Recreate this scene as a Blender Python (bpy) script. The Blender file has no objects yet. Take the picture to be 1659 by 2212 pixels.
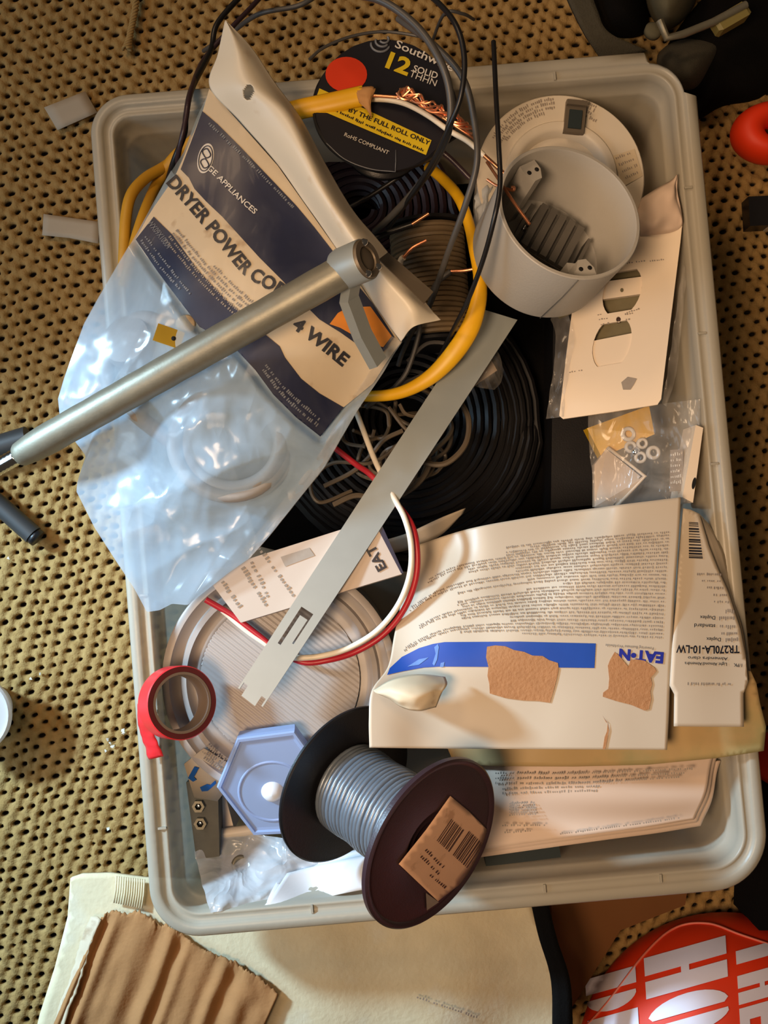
import bpy, bmesh, math, random
import numpy as np
from mathutils import Vector, Matrix, Euler, noise
random.seed(7)
W, H, F, HC = 1659, 2212, 2143.0, 0.74
SC = bpy.context.scene
COL = SC.collection

# ------------------------------------------------------------------ camera, light, exposure
CAMR = Euler((math.radians(1.6), math.radians(-0.3), 0), 'XYZ')
cam = bpy.data.cameras.new('camera'); cam.sensor_fit = 'HORIZONTAL'; cam.sensor_width = 36.0
cam.lens = F / W * 36.0; cam.clip_start = 0.01; cam.clip_end = 20
co = bpy.data.objects.new('camera', cam); COL.objects.link(co)
co.location = (0, 0, HC); co.rotation_euler = CAMR
SC.camera = co
SC.view_settings.view_transform = 'Standard'; SC.view_settings.look = 'None'
SC.view_settings.exposure = 0.0; SC.view_settings.gamma = 1.0; SC.view_settings.use_curve_mapping = False

world = bpy.data.worlds.new('world'); SC.world = world; world.use_nodes = True
wb = world.node_tree.nodes['Background']
wb.inputs[0].default_value = (1.0, 0.78, 0.56, 1); wb.inputs[1].default_value = 0.04

def lamp(name, kind, loc, target, energy, color, size=0.2, **kw):
    l = bpy.data.lights.new(name, kind); l.energy = energy; l.color = color
    if kind == 'AREA':
        l.shape = 'DISK'; l.size = size
    else:
        l.shadow_soft_size = size
    for k, v in kw.items():
        setattr(l, k, v)
    o = bpy.data.objects.new(name, l); COL.objects.link(o)
    o.location = loc
    d = Vector(target) - Vector(loc)
    o.rotation_euler = d.to_track_quat('-Z', 'Y').to_euler()
    return o
# cool daylight from the left, warm room lamp from above the lower right
lamp('cool_window_light', 'SPOT', (-0.80, 0.28, 0.56), (-0.15, -0.18, 0.10), 62.0, (0.50, 0.77, 1.0), 0.05,
     spot_size=math.radians(44), spot_blend=0.7)
lamp('cool_sheen_fill', 'AREA', (-0.95, -0.10, 0.62), (-0.10, -0.12, 0.12), 3.4, (0.56, 0.80, 1.0), 0.5)  # added cool fill, gives the plastic film a broad sheen
lamp('warm_room_lamp', 'SPOT', (-0.27, -0.14, 0.98), (0.13, 0.03, 0.12), 28.0, (1.0, 0.68, 0.42), 0.14,
     spot_size=math.radians(58), spot_blend=1.0)
lamp('warm_fill_light', 'AREA', (-0.55, 0.75, 1.1), (-0.10, 0.20, 0.0), 3.2, (1.0, 0.66, 0.38), 0.3)  # added warm fill with no real lamp behind it, lifts the top left floor

# ------------------------------------------------------------------ projection helpers
RM = CAMR.to_matrix()
def ray(px, py):
    return RM @ Vector(((px - W / 2) / F, -(py - H / 2) / F, -1.0))
def P(px, py, z):
    d = ray(px, py)
    return Vector((0, 0, HC)) + d * ((z - HC) / d.z)
def mpp(z):
    return (HC - z) / F

def catmull(pts, n):
    pts = [Vector(p) for p in pts]
    if len(pts) == 2:
        return [pts[0].lerp(pts[1], i / n) for i in range(n + 1)]
    e = [pts[0] * 2 - pts[1]] + pts + [pts[-1] * 2 - pts[-2]]
    out = []
    m = len(pts) - 1
    for i in range(n + 1):
        t = i / n * m; k = min(int(t), m - 1); f = t - k
        a, b, c, d = e[k], e[k + 1], e[k + 2], e[k + 3]
        out.append(0.5 * ((2 * b) + (c - a) * f + (2 * a - 5 * b + 4 * c - d) * f * f + (3 * b - a - 3 * c + d) * f ** 3))
    return out
def closed_smooth(pts, n_each=6):
    pts = [Vector(p) for p in pts]; N = len(pts); out = []
    for k in range(N):
        a, b, c, d = pts[k - 1], pts[k], pts[(k + 1) % N], pts[(k + 2) % N]
        for i in range(n_each):
            f = i / n_each
            out.append(0.5 * ((2 * b) + (c - a) * f + (2 * a - 5 * b + 4 * c - d) * f * f + (3 * b - a - 3 * c + d) * f ** 3))
    return out
def resample(pts, n):
    pts = [Vector(p) for p in pts]
    L = [0]
    for a, b in zip(pts, pts[1:]):
        L.append(L[-1] + (b - a).length)
    out = []; k = 0
    for i in range(n + 1):
        s = L[-1] * i / n
        while k < len(pts) - 2 and L[k + 1] < s:
            k += 1
        f = (s - L[k]) / max(L[k + 1] - L[k], 1e-12)
        out.append(pts[k].lerp(pts[k + 1], f))
    return out
class Height:
    """smooth height field through scattered (px, py, z) samples"""
    def __init__(self, pts, sig=90.0):
        self.p = np.array(pts, float); self.s = sig
    def z(self, px, py):
        d2 = (self.p[:, 0] - px) ** 2 + (self.p[:, 1] - py) ** 2
        d2 = d2 - d2.min()
        w = np.exp(-d2 / (2 * self.s ** 2))
        return float((w * self.p[:, 2]).sum() / w.sum())
    def __call__(self, px, py, eps=0.0):
        return P(px, py, self.z(px, py) + eps)
def flat(z):
    return lambda px, py, eps=0.0: P(px, py, z + eps)
def plane3(a, b, c):
    """drape on the plane through three (px,py,z) samples"""
    A, B, Cc = P(*a), P(*b), P(*c)
    n = (B - A).cross(Cc - A).normalized()
    if n.z < 0:
        n = -n
    def f(px, py, eps=0.0):
        d = ray(px, py); o = Vector((0, 0, HC))
        return o + d * ((A - o).dot(n) / d.dot(n)) + n * eps
    f.n = n
    return f

# ------------------------------------------------------------------ scene helpers
def tag(o, label=None, cat=None, group=None, kind=None):
    if label: o['label'] = label
    if cat: o['category'] = cat
    if group: o['group'] = group
    if kind: o['kind'] = kind
    return o
def thing(name, loc, label, cat, group=None):
    o = bpy.data.objects.new(name, None); COL.objects.link(o); o.location = loc
    o.empty_display_size = 0.01
    return tag(o, label, cat, group)
def wloc(o):
    v = Vector((0, 0, 0))
    while o is not None:
        v += Vector(o.location); o = o.parent
    return v
def mesh(name, verts, faces, mat, parent=None, smooth=True, up=False, thick=0.0, auto=None):
    verts = [Vector(v) for v in verts]
    if parent is not None:
        off = wloc(parent)
    else:
        off = sum(verts, Vector()) / len(verts); off.z = min(v.z for v in verts)
    me = bpy.data.meshes.new(name)
    me.from_pydata([v - off for v in verts], [], [list(f) for f in faces])
    me.validate(); me.update()
    if up and sum(p.normal.z * p.area for p in me.polygons) < 0:
        me.flip_normals()
    if not up and not thick:
        bm = bmesh.new(); bm.from_mesh(me); bmesh.ops.recalc_face_normals(bm, faces=bm.faces); bm.to_mesh(me); bm.free()
    me.materials.append(mat)
    for p in me.polygons:
        p.use_smooth = smooth
    if auto is not None:
        try: me.set_sharp_from_angle(angle=math.radians(auto))
        except Exception: pass
    o = bpy.data.objects.new(name, me); COL.objects.link(o)
    if parent is not None:
        o.parent = parent
    else:
        o.location = off
    if thick:
        m = o.modifiers.new('solidify', 'SOLIDIFY'); m.thickness = thick; m.offset = -1
    return o
def grid_faces(nu, nv, skip=None, wrap=False):
    fs = []
    for i in range(nu if wrap else nu - 1):
        for j in range(nv - 1):
            if skip and skip(i, j): continue
            a = i * nv + j; b = ((i + 1) % nu) * nv + j
            fs.append((a, b, b + 1, a + 1))
    return fs
def tube_geo(pts, r, seg=8, cap=True, phase=0.0, base=0):
    pts = [Vector(p) for p in pts]; n = len(pts)
    rr = r if callable(r) else (lambda t: r)
    V = []; Fc = []
    t0 = (pts[1] - pts[0]).normalized()
    ref = Vector((0, 0, 1)) if abs(t0.z) < 0.9 else Vector((1, 0, 0))
    nrm = (ref - t0 * ref.dot(t0)).normalized()
    for i, p in enumerate(pts):
        t = (pts[min(i + 1, n - 1)] - pts[max(i - 1, 0)]).normalized()
        nrm = (nrm - t * nrm.dot(t)).normalized(); b = t.cross(nrm)
        R = rr(i / (n - 1))
        for k in range(seg):
            a = 2 * math.pi * k / seg + phase
            V.append(p + (nrm * math.cos(a) + b * math.sin(a)) * R)
    for i in range(n - 1):
        for k in range(seg):
            a = i * seg + k; b2 = i * seg + (k + 1) % seg
            Fc.append((base + a, base + b2, base + b2 + seg, base + a + seg))
    if cap:
        Fc.append(tuple(base + k for k in range(seg))[::-1]); Fc.append(tuple(base + (n - 1) * seg + k for k in range(seg)))
    return V, Fc
class MB:
    def __init__(self): self.v = []; self.f = []
    def add(self, V, Fc):
        b = len(self.v); self.v += [Vector(x) for x in V]; self.f += [tuple(b + i for i in f) for f in Fc]; return self
    def tube(self, pts, r, seg=8, cap=True, phase=0.0):
        V, Fc = tube_geo(pts, r, seg, cap, phase); return self.add(V, Fc)
    def box(self, M, sx, sy, sz):
        V = [M @ Vector((x * sx / 2, y * sy / 2, z * sz / 2)) for x in (-1, 1) for y in (-1, 1) for z in (-1, 1)]
        return self.add(V, [(0, 1, 3, 2), (4, 6, 7, 5), (0, 4, 5, 1), (2, 3, 7, 6), (0, 2, 6, 4), (1, 5, 7, 3)])
    def lathe(self, M, prof, seg=48, closed=True):
        """prof: list of (r, z); M maps local (axis = +Z) to world"""
        V = []; Fc = []; n = len(prof)
        for k in range(seg):
            a = 2 * math.pi * k / seg
            for r, z in prof: V.append(M @ Vector((r * math.cos(a), r * math.sin(a), z)))
        for k in range(seg):
            for j in range(n - 1):
                a = k * n + j; b = ((k + 1) % seg) * n + j
                Fc.append((a, b, b + 1, a + 1))
        return self.add(V, Fc)
    def prism(self, top, bot):
        n = len(top)
        return self.add(list(top) + list(bot), [tuple(range(n)), tuple(range(2 * n - 1, n - 1, -1))] + [(i, n + i, n + (i + 1) % n, (i + 1) % n) for i in range(n)])
    def build(self, name, mat, parent=None, **kw):
        return mesh(name, self.v, self.f, mat, parent, **kw)
def tube(name, pts, r, mat, parent=None, seg=8, phase=0.0, smooth=True):
    V, Fc = tube_geo(pts, r, seg, True, phase)
    return mesh(name, V, Fc, mat, parent, smooth=smooth, auto=50)
def ppath(pts, n=None):
    n = n or 8 * (len(pts) - 1)
    return catmull([P(*p) for p in pts], n)
def axis_matrix(c, axis, roll=0.0):
    a = Vector(axis).normalized()
    ref = Vector((0, 1, 0)) if abs(a.y) < 0.9 else Vector((1, 0, 0))
    x = ref.cross(a).normalized(); y = a.cross(x)
    M = Matrix((x, y, a)).transposed().to_4x4(); M.translation = Vector(c)
    return M @ Matrix.Rotation(roll, 4, 'Z')
def polyfill(outer, holes=(), cuts=2):
    """2-D polygon (pixels) with holes -> (verts2d, faces), subdivided for draping"""
    bm = bmesh.new(); edges = []
    for loop in [outer] + list(holes):
        vs = [bm.verts.new((p[0], p[1], 0)) for p in loop]
        for a, b in zip(vs, vs[1:] + vs[:1]): edges.append(bm.edges.new((a, b)))
    bmesh.ops.triangle_fill(bm, use_beauty=True, use_dissolve=False, edges=edges)
    for _ in range(cuts):
        lim = sorted((e.calc_length() for e in bm.edges), reverse=True)
        lim = lim[0] * 0.45 if lim else 0
        es = [e for e in bm.edges if e.calc_length() > max(lim, 14)]
        if not es: break
        bmesh.ops.subdivide_edges(bm, edges=es, cuts=1)
        bmesh.ops.triangulate(bm, faces=[f for f in bm.faces if len(f.verts) > 3])
    bm.verts.index_update()
    v = [(x.co.x, x.co.y) for x in bm.verts]; f = [[x.index for x in g.verts] for g in bm.faces]
    bm.free(); return v, f
def decal(name, D, polys, mat, parent, eps=0.0004, thick=0.0, cuts=3, holes=(), smooth=True):
    V = []; Fc = []
    for poly in polys:
        v, f = polyfill(poly, holes, cuts); b = len(V)
        V += [D(x, y, eps) for x, y in v]; Fc += [[b + i for i in g] for g in f]
    return mesh(name, V, Fc, mat, parent, smooth=smooth, up=True, thick=thick)
def net(rows, nu, nv):
    """control net of (px,py[,z]) -> dense nv rows x nu columns"""
    rows = [catmull([tuple(p) + (0,) * (3 - len(p)) for p in r], nu - 1) for r in rows]
    cols = [catmull([r[i] for r in rows], nv - 1) for i in range(nu)]
    return [[cols[i][j] for i in range(nu)] for j in range(nv)]
def sheet(name, grid, mat, parent=None, D=None, eps=0.0, thick=0.0, skip=None, wob=None):
    nv, nu = len(grid), len(grid[0])
    V = []
    for j in range(nv):
        for i in range(nu):
            g = grid[j][i]
            p = D(g.x, g.y, eps) if D else P(g.x, g.y, g.z + eps)
            if wob: p = p + wob(i / (nu - 1), j / (nv - 1), p)
            V.append(p)
    return mesh(name, V, grid_faces(nv, nu, skip), mat, parent, up=True, thick=thick)
# lettering ---------------------------------------------------------
_font_cache = {}
def glyphs(body, bold=0.0):
    key = (body, bold)
    if key not in _font_cache:
        c = bpy.data.curves.new('lettering', 'FONT'); c.body = body; c.size = 1.0; c.offset = bold; c.resolution_u = 3
        o = bpy.data.objects.new('lettering', c)
        me = bpy.data.meshes.new_from_object(o)
        v = [(x.co.x, x.co.y) for x in me.vertices]; f = [list(p.vertices) for p in me.polygons]
        bpy.data.objects.remove(o); bpy.data.curves.remove(c); bpy.data.meshes.remove(me)
        _font_cache[key] = (v, f)
    return _font_cache[key]
def px_path(pts):
    pts = [Vector((p[0], p[1], 0)) for p in pts]
    q = catmull(pts, 12 * (len(pts) - 1)) if len(pts) > 2 else pts
    L = [0]
    for a, b in zip(q, q[1:]): L.append(L[-1] + (b - a).length)
    def f(s):
        s = s * L[-1]; k = 0
        while k < len(q) - 2 and L[k + 1] < s: k += 1
        t = (q[k + 1] - q[k]).normalized()
        return q[k] + t * (s - L[k]), t
    return f, L[-1]
def lettering(name, D, items, mat, parent, eps=0.0006):
    """items: (text, pixel baseline path, cap height px[, bold])"""
    V = []; Fc = []
    for it in items:
        body, path, cap = it[:3]; bold = it[3] if len(it) > 3 else 0.0
        v, f = glyphs(body, bold)
        if not v: continue
        x0 = min(a for a, _ in v); x1 = max(a for a, _ in v)
        hv = glyphs('H', bold)[0]; y0 = min(b for _, b in hv); y1 = max(b for _, b in hv)
        pf, L = px_path(path); b0 = len(V)
        for a, b in v:
            p, t = pf((a - x0) / (x1 - x0)); u = Vector((t.y, -t.x, 0)); q = p + u * ((b - y0) / (y1 - y0) * cap)
            V.append(D(q.x, q.y, eps))
        Fc += [[b0 + i for i in g] for g in f]
    return mesh(name, V, Fc, mat, parent, smooth=False, up=True)
def micro(name, D, rows, mat, parent, eps=0.0005, step=4.2, fill=0.62, rnd=None):
    """rows of print too small to read: (pixel path, x-height px)"""
    R = rnd or random.Random(3); V = []; Fc = []
    for path, h in rows:
        pf, L = px_path(path); s = 0.0; word = R.randint(2, 9)
        while s < L - step:
            if word == 0:
                s += step * 0.9; word = R.randint(2, 10); continue
            word -= 1
            w = step * fill * R.uniform(.7, 1.15); hh = h * R.choice((.7, .75, .8, 1.0, 1.15)); lo = -0.25 * h if R.random() < .12 else 0
            b = len(V)
            for ss, yy in ((s, lo), (s + w, lo), (s + w, hh), (s, hh)):
                p, t = pf(min(ss / L, 1)); q = p + Vector((t.y, -t.x, 0)) * yy
                V.append(D(q.x, q.y, eps))
            Fc.append((b, b + 1, b + 2, b + 3)); s += step * R.uniform(.85, 1.15)
    return mesh(name, V, Fc, mat, parent, smooth=False, up=True)
def ell(cx, cy, a, b, ang=0.0, n=28):
    c, s = math.cos(ang), math.sin(ang)
    return [(cx + a * math.cos(t) * c - b * math.sin(t) * s, cy + a * math.cos(t) * s + b * math.sin(t) * c) for t in [2 * math.pi * k / n for k in range(n)]]

# ------------------------------------------------------------------ materials
def srgb(r, g, b):
    f = lambda c: c / 12.92 if c <= 0.04045 else ((c + 0.055) / 1.055) ** 2.4
    return (f(r / 255), f(g / 255), f(b / 255), 1)
def mat(name, col, rough=0.5, metal=0.0, var=0.12, scale=60.0, bump=0.0, bscale=None, spec=0.5, coat=0.0, trans=0.0, transl=0.0, stain=None):
    """procedural material: noise-mottled principled; trans = see-through share, transl = light-through share"""
    m = bpy.data.materials.new(name); m.use_nodes = True; nt = m.node_tree; N = nt.nodes; Lk = nt.links
    b = N['Principled BSDF']; out = N['Material Output']
    tc = N.new('ShaderNodeTexCoord')
    nz = N.new('ShaderNodeTexNoise'); nz.inputs['Scale'].default_value = scale; nz.inputs['Detail'].default_value = 5
    Lk.new(tc.outputs['Object'], nz.inputs['Vector'])
    mx = N.new('ShaderNodeMix'); mx.data_type = 'RGBA'
    lo = tuple(c * (1 - var) for c in col[:3]) + (1,); hi = tuple(min(1, c * (1 + var)) for c in col[:3]) + (1,)
    mx.inputs['A'].default_value = lo; mx.inputs['B'].default_value = hi
    Lk.new(nz.outputs['Fac'], mx.inputs['Factor'])
    csock = mx.outputs['Result']
    if stain:
        n2 = N.new('ShaderNodeTexNoise'); n2.inputs['Scale'].default_value = stain[1]; n2.inputs['Detail'].default_value = 6
        Lk.new(tc.outputs['Object'], n2.inputs['Vector'])
        rp = N.new('ShaderNodeMapRange'); rp.inputs['From Min'].default_value = stain[2]; rp.inputs['From Max'].default_value = stain[2] + 0.12
        rp.inputs['To Max'].default_value = stain[3]
        Lk.new(n2.outputs['Fac'], rp.inputs['Value'])
        m2 = N.new('ShaderNodeMix'); m2.data_type = 'RGBA'; m2.inputs['B'].default_value = stain[0]
        Lk.new(csock, m2.inputs['A']); Lk.new(rp.outputs['Result'], m2.inputs['Factor']); csock = m2.outputs['Result']
    Lk.new(csock, b.inputs['Base Color'])
    b.inputs['Roughness'].default_value = rough; b.inputs['Metallic'].default_value = metal
    b.inputs['Specular IOR Level'].default_value = spec; b.inputs['Coat Weight'].default_value = coat; b.inputs['Coat Roughness'].default_value = 0.15
    if bump:
        bn = N.new('ShaderNodeBump'); bn.inputs['Strength'].default_value = bump; bn.inputs['Distance'].default_value = 0.001
        n3 = N.new('ShaderNodeTexNoise'); n3.inputs['Scale'].default_value = bscale or scale * 4; n3.inputs['Detail'].default_value = 4
        Lk.new(tc.outputs['Object'], n3.inputs['Vector']); Lk.new(n3.outputs['Fac'], bn.inputs['Height']); Lk.new(bn.outputs['Normal'], b.inputs['Normal'])
    sock = b.outputs[0]
    if transl:
        t = N.new('ShaderNodeBsdfTranslucent'); Lk.new(csock, t.inputs['Color'])
        ms = N.new('ShaderNodeMixShader'); ms.inputs[0].default_value = transl
        Lk.new(sock, ms.inputs[1]); Lk.new(t.outputs[0], ms.inputs[2]); sock = ms.outputs[0]
    if trans:
        t = N.new('ShaderNodeBsdfTransparent')
        ms = N.new('ShaderNodeMixShader'); ms.inputs[0].default_value = trans
        Lk.new(sock, ms.inputs[1]); Lk.new(t.outputs[0], ms.inputs[2]); sock = ms.outputs[0]
    if sock is not b.outputs[0]: Lk.new(sock, out.inputs['Surface'])
    return m
M = {}
M['bin'] = mat('milky_plastic', srgb(190, 184, 168), .36, var=.05, scale=25, transl=.22, trans=.05, bump=.1, bscale=300)
M['white_print'] = mat('white_ink', srgb(225, 220, 212), .5, var=.03)
M['grey_print'] = mat('grey_ink', srgb(142, 130, 118), .6, var=.1, scale=400)
M['dim_print'] = mat('pale_grey_ink', srgb(158, 146, 134), .6, var=.1, scale=400)
M['black_print'] = mat('black_ink', srgb(24, 24, 34), .5, var=.1)
M['silver_print'] = mat('silver_grey_ink', srgb(120, 124, 132), .5, var=.25, scale=300)
M['navy'] = mat('navy_ink', srgb(25, 32, 62), .38, var=.25, scale=40)
M['label_paper'] = mat('label_paper', srgb(214, 196, 166), .6, var=.05, scale=60, stain=(srgb(150, 112, 66), 55, .62, .8))
M['header'] = mat('header_card', srgb(224, 215, 196), .42, var=.05, scale=30, stain=(srgb(170, 130, 80), 38, .62, .5))
M['eaton_white'] = mat('carton_white', srgb(202, 188, 168), .42, var=.03, scale=20, bump=.05, bscale=80)
M['blue'] = mat('carton_blue_ink', srgb(28, 76, 168), .4, var=.12, scale=60)
M['logo_blue'] = mat('logo_blue_ink', srgb(36, 48, 150), .4, var=.08)
M['kraft_tear'] = mat('torn_kraft', srgb(176, 126, 84), .9, var=.12, scale=200, bump=.5, bscale=500)
M['kraft_light'] = mat('pale_kraft', srgb(226, 211, 174), .85, var=.12, scale=70, bump=.35, bscale=300, stain=(srgb(228, 220, 196), 24, .56, .7))
M['kraft_brown'] = mat('brown_corrugation', srgb(172, 122, 74), .9, var=.12, scale=90, bump=.3, bscale=400)
M['box_kraft'] = mat('orange_kraft', srgb(120, 76, 34), .85, var=.15, scale=20)
M['black_plastic'] = mat('black_plastic', srgb(25, 25, 29), .38, var=.2, scale=120, bump=.1, bscale=900)
M['purple_black'] = mat('dark_aubergine_plastic', srgb(54, 38, 44), .36, var=.15, scale=120, bump=.1, bscale=900)
M['black_wire'] = mat('black_wire_jacket', srgb(26, 25, 27), .38, var=.15, scale=100)
M['grey_wire'] = mat('dark_grey_wire', srgb(78, 76, 74), .42, var=.2, scale=100)
M['tangle'] = mat('brown_grey_wire', srgb(104, 92, 76), .42, var=.2, scale=100)
M['zinc'] = mat('galvanised_steel', srgb(136, 132, 116), .46, 0.45, var=.22, scale=120, bump=.08, bscale=700)
M['zinc_matte'] = mat('zinc_plate', srgb(158, 165, 164), .46, 0.3, var=.08, scale=60)
M['dark_metal'] = mat('brown_steel', srgb(120, 108, 92), .5, 0.5, var=.12)
M['bright'] = mat('bright_steel', srgb(235, 235, 235), .12, 1.0, var=.05)
M['pvc'] = mat('grey_pvc', srgb(182, 178, 170), .5, var=.05, scale=40, bump=.1, bscale=700)
M['pvc_shade_tone'] = mat('grey_pvc_shade_tone', srgb(98, 94, 88), .55, var=.08, scale=40)  # same grey plastic, darkened to paint in the shade on the box floor
M['hole'] = mat('dark_recess', srgb(14, 13, 12), .9, var=.0)
M['disc'] = mat('cream_plastic', srgb(222, 210, 190), .45, var=.05, scale=40)
M['plate'] = mat('almond_plate', srgb(240, 222, 198), .42, var=.03, scale=30)
M['olive'] = mat('olive_strap', srgb(112, 102, 72), .6, .2, var=.15, scale=200)
M['reel'] = mat('milky_reel_plastic', srgb(164, 157, 152), .42, var=.04, scale=40)
M['red_tape'] = mat('red_vinyl', srgb(232, 52, 58), .35, var=.08, scale=60)
M['tape_edge'] = mat('maroon_tape_edge', srgb(98, 38, 40), .5, var=.1, scale=200)
M['tape_core'] = mat('grey_brown_core', srgb(128, 112, 100), .7, var=.1)
M['yellow'] = mat('yellow_jacket', srgb(238, 182, 24), .42, var=.10, scale=60)
M['yellow_old'] = mat('dusty_yellow_jacket', srgb(196, 146, 36), .5, var=.15, scale=60)
M['yellow_ink'] = mat('yellow_ink', srgb(226, 196, 36), .5, var=.08, scale=60)
M['red_dot'] = mat('red_orange_sticker', srgb(226, 62, 28), .5, var=.05)
M['copper'] = mat('bare_copper', srgb(236, 160, 118), .28, .85, var=.12, scale=200)
M['white_wire'] = mat('cream_wire_jacket', srgb(236, 226, 206), .4, var=.04)
M['red_wire'] = mat('red_wire_jacket', srgb(184, 36, 50), .4, var=.1)
M['paper_wrap'] = mat('brown_paper_wrap', srgb(190, 140, 86), .85, var=.15, scale=120)
M['hex'] = mat('pale_blue_plastic', srgb(172, 196, 240), .35, var=.05, scale=30, transl=.3)
M['hex_dome'] = mat('milky_white_plastic', srgb(232, 238, 246), .3, var=.03)
M['steelwire'] = mat('grey_wire_winding', srgb(116, 126, 138), .30, .35, var=.12, scale=200)
M['sticker'] = mat('dusty_label', srgb(222, 178, 146), .7, var=.08, scale=90, stain=(srgb(160, 116, 84), 130, .6, .5))
M['barcode'] = mat('brown_black_ink', srgb(72, 50, 44), .6, var=.1)
M['paper'] = mat('leaflet_paper', srgb(218, 194, 174), .6, var=.03, scale=20)
M['carton_grey'] = mat('small_carton_board', srgb(196, 180, 166), .55, var=.03, scale=20)
M['scuff'] = mat('scuffed_blue', srgb(96, 134, 200), .6, var=.2, scale=300)
M['paper_white'] = mat('white_paper', srgb(226, 228, 232), .6, var=.04, scale=30)
M['tan_film'] = mat('tan_plastic_sheet', srgb(200, 170, 120), .28, var=.12, scale=25, trans=.10, coat=.4, stain=(srgb(150, 156, 110), 18, .55, .6))
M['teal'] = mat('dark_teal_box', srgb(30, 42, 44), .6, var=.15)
M['cord'] = mat('grey_cord_rubber', srgb(150, 146, 142), .5, var=.08)
M['brass'] = mat('brass', srgb(240, 196, 70), .25, .8, var=.1, scale=100)
M['orange_pic'] = mat('orange_label_picture', srgb(226, 140, 40), .5, var=.22, scale=120)
M['oranged'] = mat('bright_orange_red', srgb(238, 56, 12), .55, var=.06, scale=20)
M['lilac_white'] = mat('white_logo_ink', srgb(236, 228, 240), .4, var=.04)
M['pink_line'] = mat('pale_border_ink', srgb(232, 120, 96), .5, var=.05)
M['dark_cloth'] = mat('dark_webbing', srgb(74, 70, 58), .9, var=.2, scale=300, bump=.5, bscale=900)
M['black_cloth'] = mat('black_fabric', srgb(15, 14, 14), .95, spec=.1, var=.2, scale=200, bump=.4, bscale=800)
M['grey_cloth'] = mat('grey_olive_fabric', srgb(96, 92, 72), .85, var=.15, scale=200)
M['latch'] = mat('olive_latch_plastic', srgb(140, 128, 74), .5, var=.12)
M['rod_black'] = mat('black_rubber', srgb(58, 58, 58), .5, var=.12)
M['jar'] = mat('frosted_white_plastic', srgb(232, 226, 222), .3, var=.04, transl=.3)
M['scrap'] = mat('grey_scrap_paper', srgb(186, 172, 152), .7, var=.06)
M['string'] = mat('jute_string', srgb(170, 138, 84), .9, var=.2, scale=300)
M['yellow_part'] = mat('mustard_plastic', srgb(224, 170, 10), .45, var=.1)
M['beige_plate'] = mat('beige_plastic', srgb(196, 172, 146), .45, var=.05)
M['crumb'] = mat('white_crumb', srgb(236, 234, 226), .5, var=.05)
M['blue_mark'] = mat('blue_mark_ink', srgb(24, 84, 158), .5, var=.1)
M['brownwire'] = mat('brown_wire_winding', srgb(132, 112, 84), .5, var=.2, scale=200)
M['gunk'] = mat('dark_grey_parts', srgb(92, 92, 84), .6, .1, var=.3, scale=150)

def film(name, col, rough, lo, hi, scale, bstr, bscale):
    """thin crinkled clear plastic: see-through with a milky, glossy share"""
    m = bpy.data.materials.new(name); m.use_nodes = True; nt = m.node_tree; N = nt.nodes; Lk = nt.links
    b = N['Principled BSDF']; out = N['Material Output']
    b.inputs['Base Color'].default_value = col; b.inputs['Roughness'].default_value = rough; b.inputs['Specular IOR Level'].default_value = .8
    tc = N.new('ShaderNodeTexCoord')
    nz = N.new('ShaderNodeTexNoise'); nz.inputs['Scale'].default_value = scale; nz.inputs['Detail'].default_value = 4; nz.inputs['Distortion'].default_value = 1.2
    Lk.new(tc.outputs['Object'], nz.inputs['Vector'])
    bn = N.new('ShaderNodeBump'); bn.inputs['Strength'].default_value = bstr; bn.inputs['Distance'].default_value = .004
    mp = N.new('ShaderNodeMapping'); mp.inputs['Rotation'].default_value = (0, 0, .75); mp.inputs['Scale'].default_value = (1, .38, 1); Lk.new(tc.outputs['Object'], mp.inputs['Vector'])
    n2 = N.new('ShaderNodeTexNoise'); n2.inputs['Scale'].default_value = bscale; n2.inputs['Detail'].default_value = 2.5; n2.inputs['Distortion'].default_value = .6
    Lk.new(mp.outputs[0], n2.inputs['Vector'])
    sb = N.new('ShaderNodeMath'); sb.operation = 'SUBTRACT'; sb.inputs[1].default_value = .5; Lk.new(n2.outputs['Fac'], sb.inputs[0])
    ab = N.new('ShaderNodeMath'); ab.operation = 'ABSOLUTE'; Lk.new(sb.outputs[0], ab.inputs[0])
    iv = N.new('ShaderNodeMath'); iv.operation = 'MULTIPLY'; iv.inputs[1].default_value = -2.2; Lk.new(ab.outputs[0], iv.inputs[0]); Lk.new(iv.outputs[0], bn.inputs['Height']); Lk.new(bn.outputs['Normal'], b.inputs['Normal'])
    mr = N.new('ShaderNodeMapRange'); mr.inputs['From Min'].default_value = .35; mr.inputs['From Max'].default_value = .65
    mr.inputs['To Min'].default_value = lo; mr.inputs['To Max'].default_value = hi
    Lk.new(nz.outputs['Fac'], mr.inputs['Value'])
    t = N.new('ShaderNodeBsdfTransparent'); tl = N.new('ShaderNodeBsdfTranslucent'); tl.inputs[0].default_value = col
    m1 = N.new('ShaderNodeMixShader'); m1.inputs[0].default_value = .25
    Lk.new(b.outputs[0], m1.inputs[1]); Lk.new(tl.outputs[0], m1.inputs[2])
    m2 = N.new('ShaderNodeMixShader'); Lk.new(mr.outputs[0], m2.inputs[0]); Lk.new(t.outputs[0], m2.inputs[1]); Lk.new(m1.outputs[0], m2.inputs[2])
    Lk.new(m2.outputs[0], out.inputs['Surface'])
    return m
M['film'] = film('clear_bag_film', srgb(198, 222, 242), .17, .36, .66, 14, .55, 17)
M['film_label'] = film('clear_label_film', srgb(220, 220, 222), .14, .02, .07, 28, .5, 40)
M['film_small'] = film('clear_pouch_film', srgb(220, 214, 206), .14, .14, .34, 40, .6, 60)
M['film_white'] = film('milky_pouch_film', srgb(226, 232, 238), .18, .55, .85, 40, .6, 50)

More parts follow.
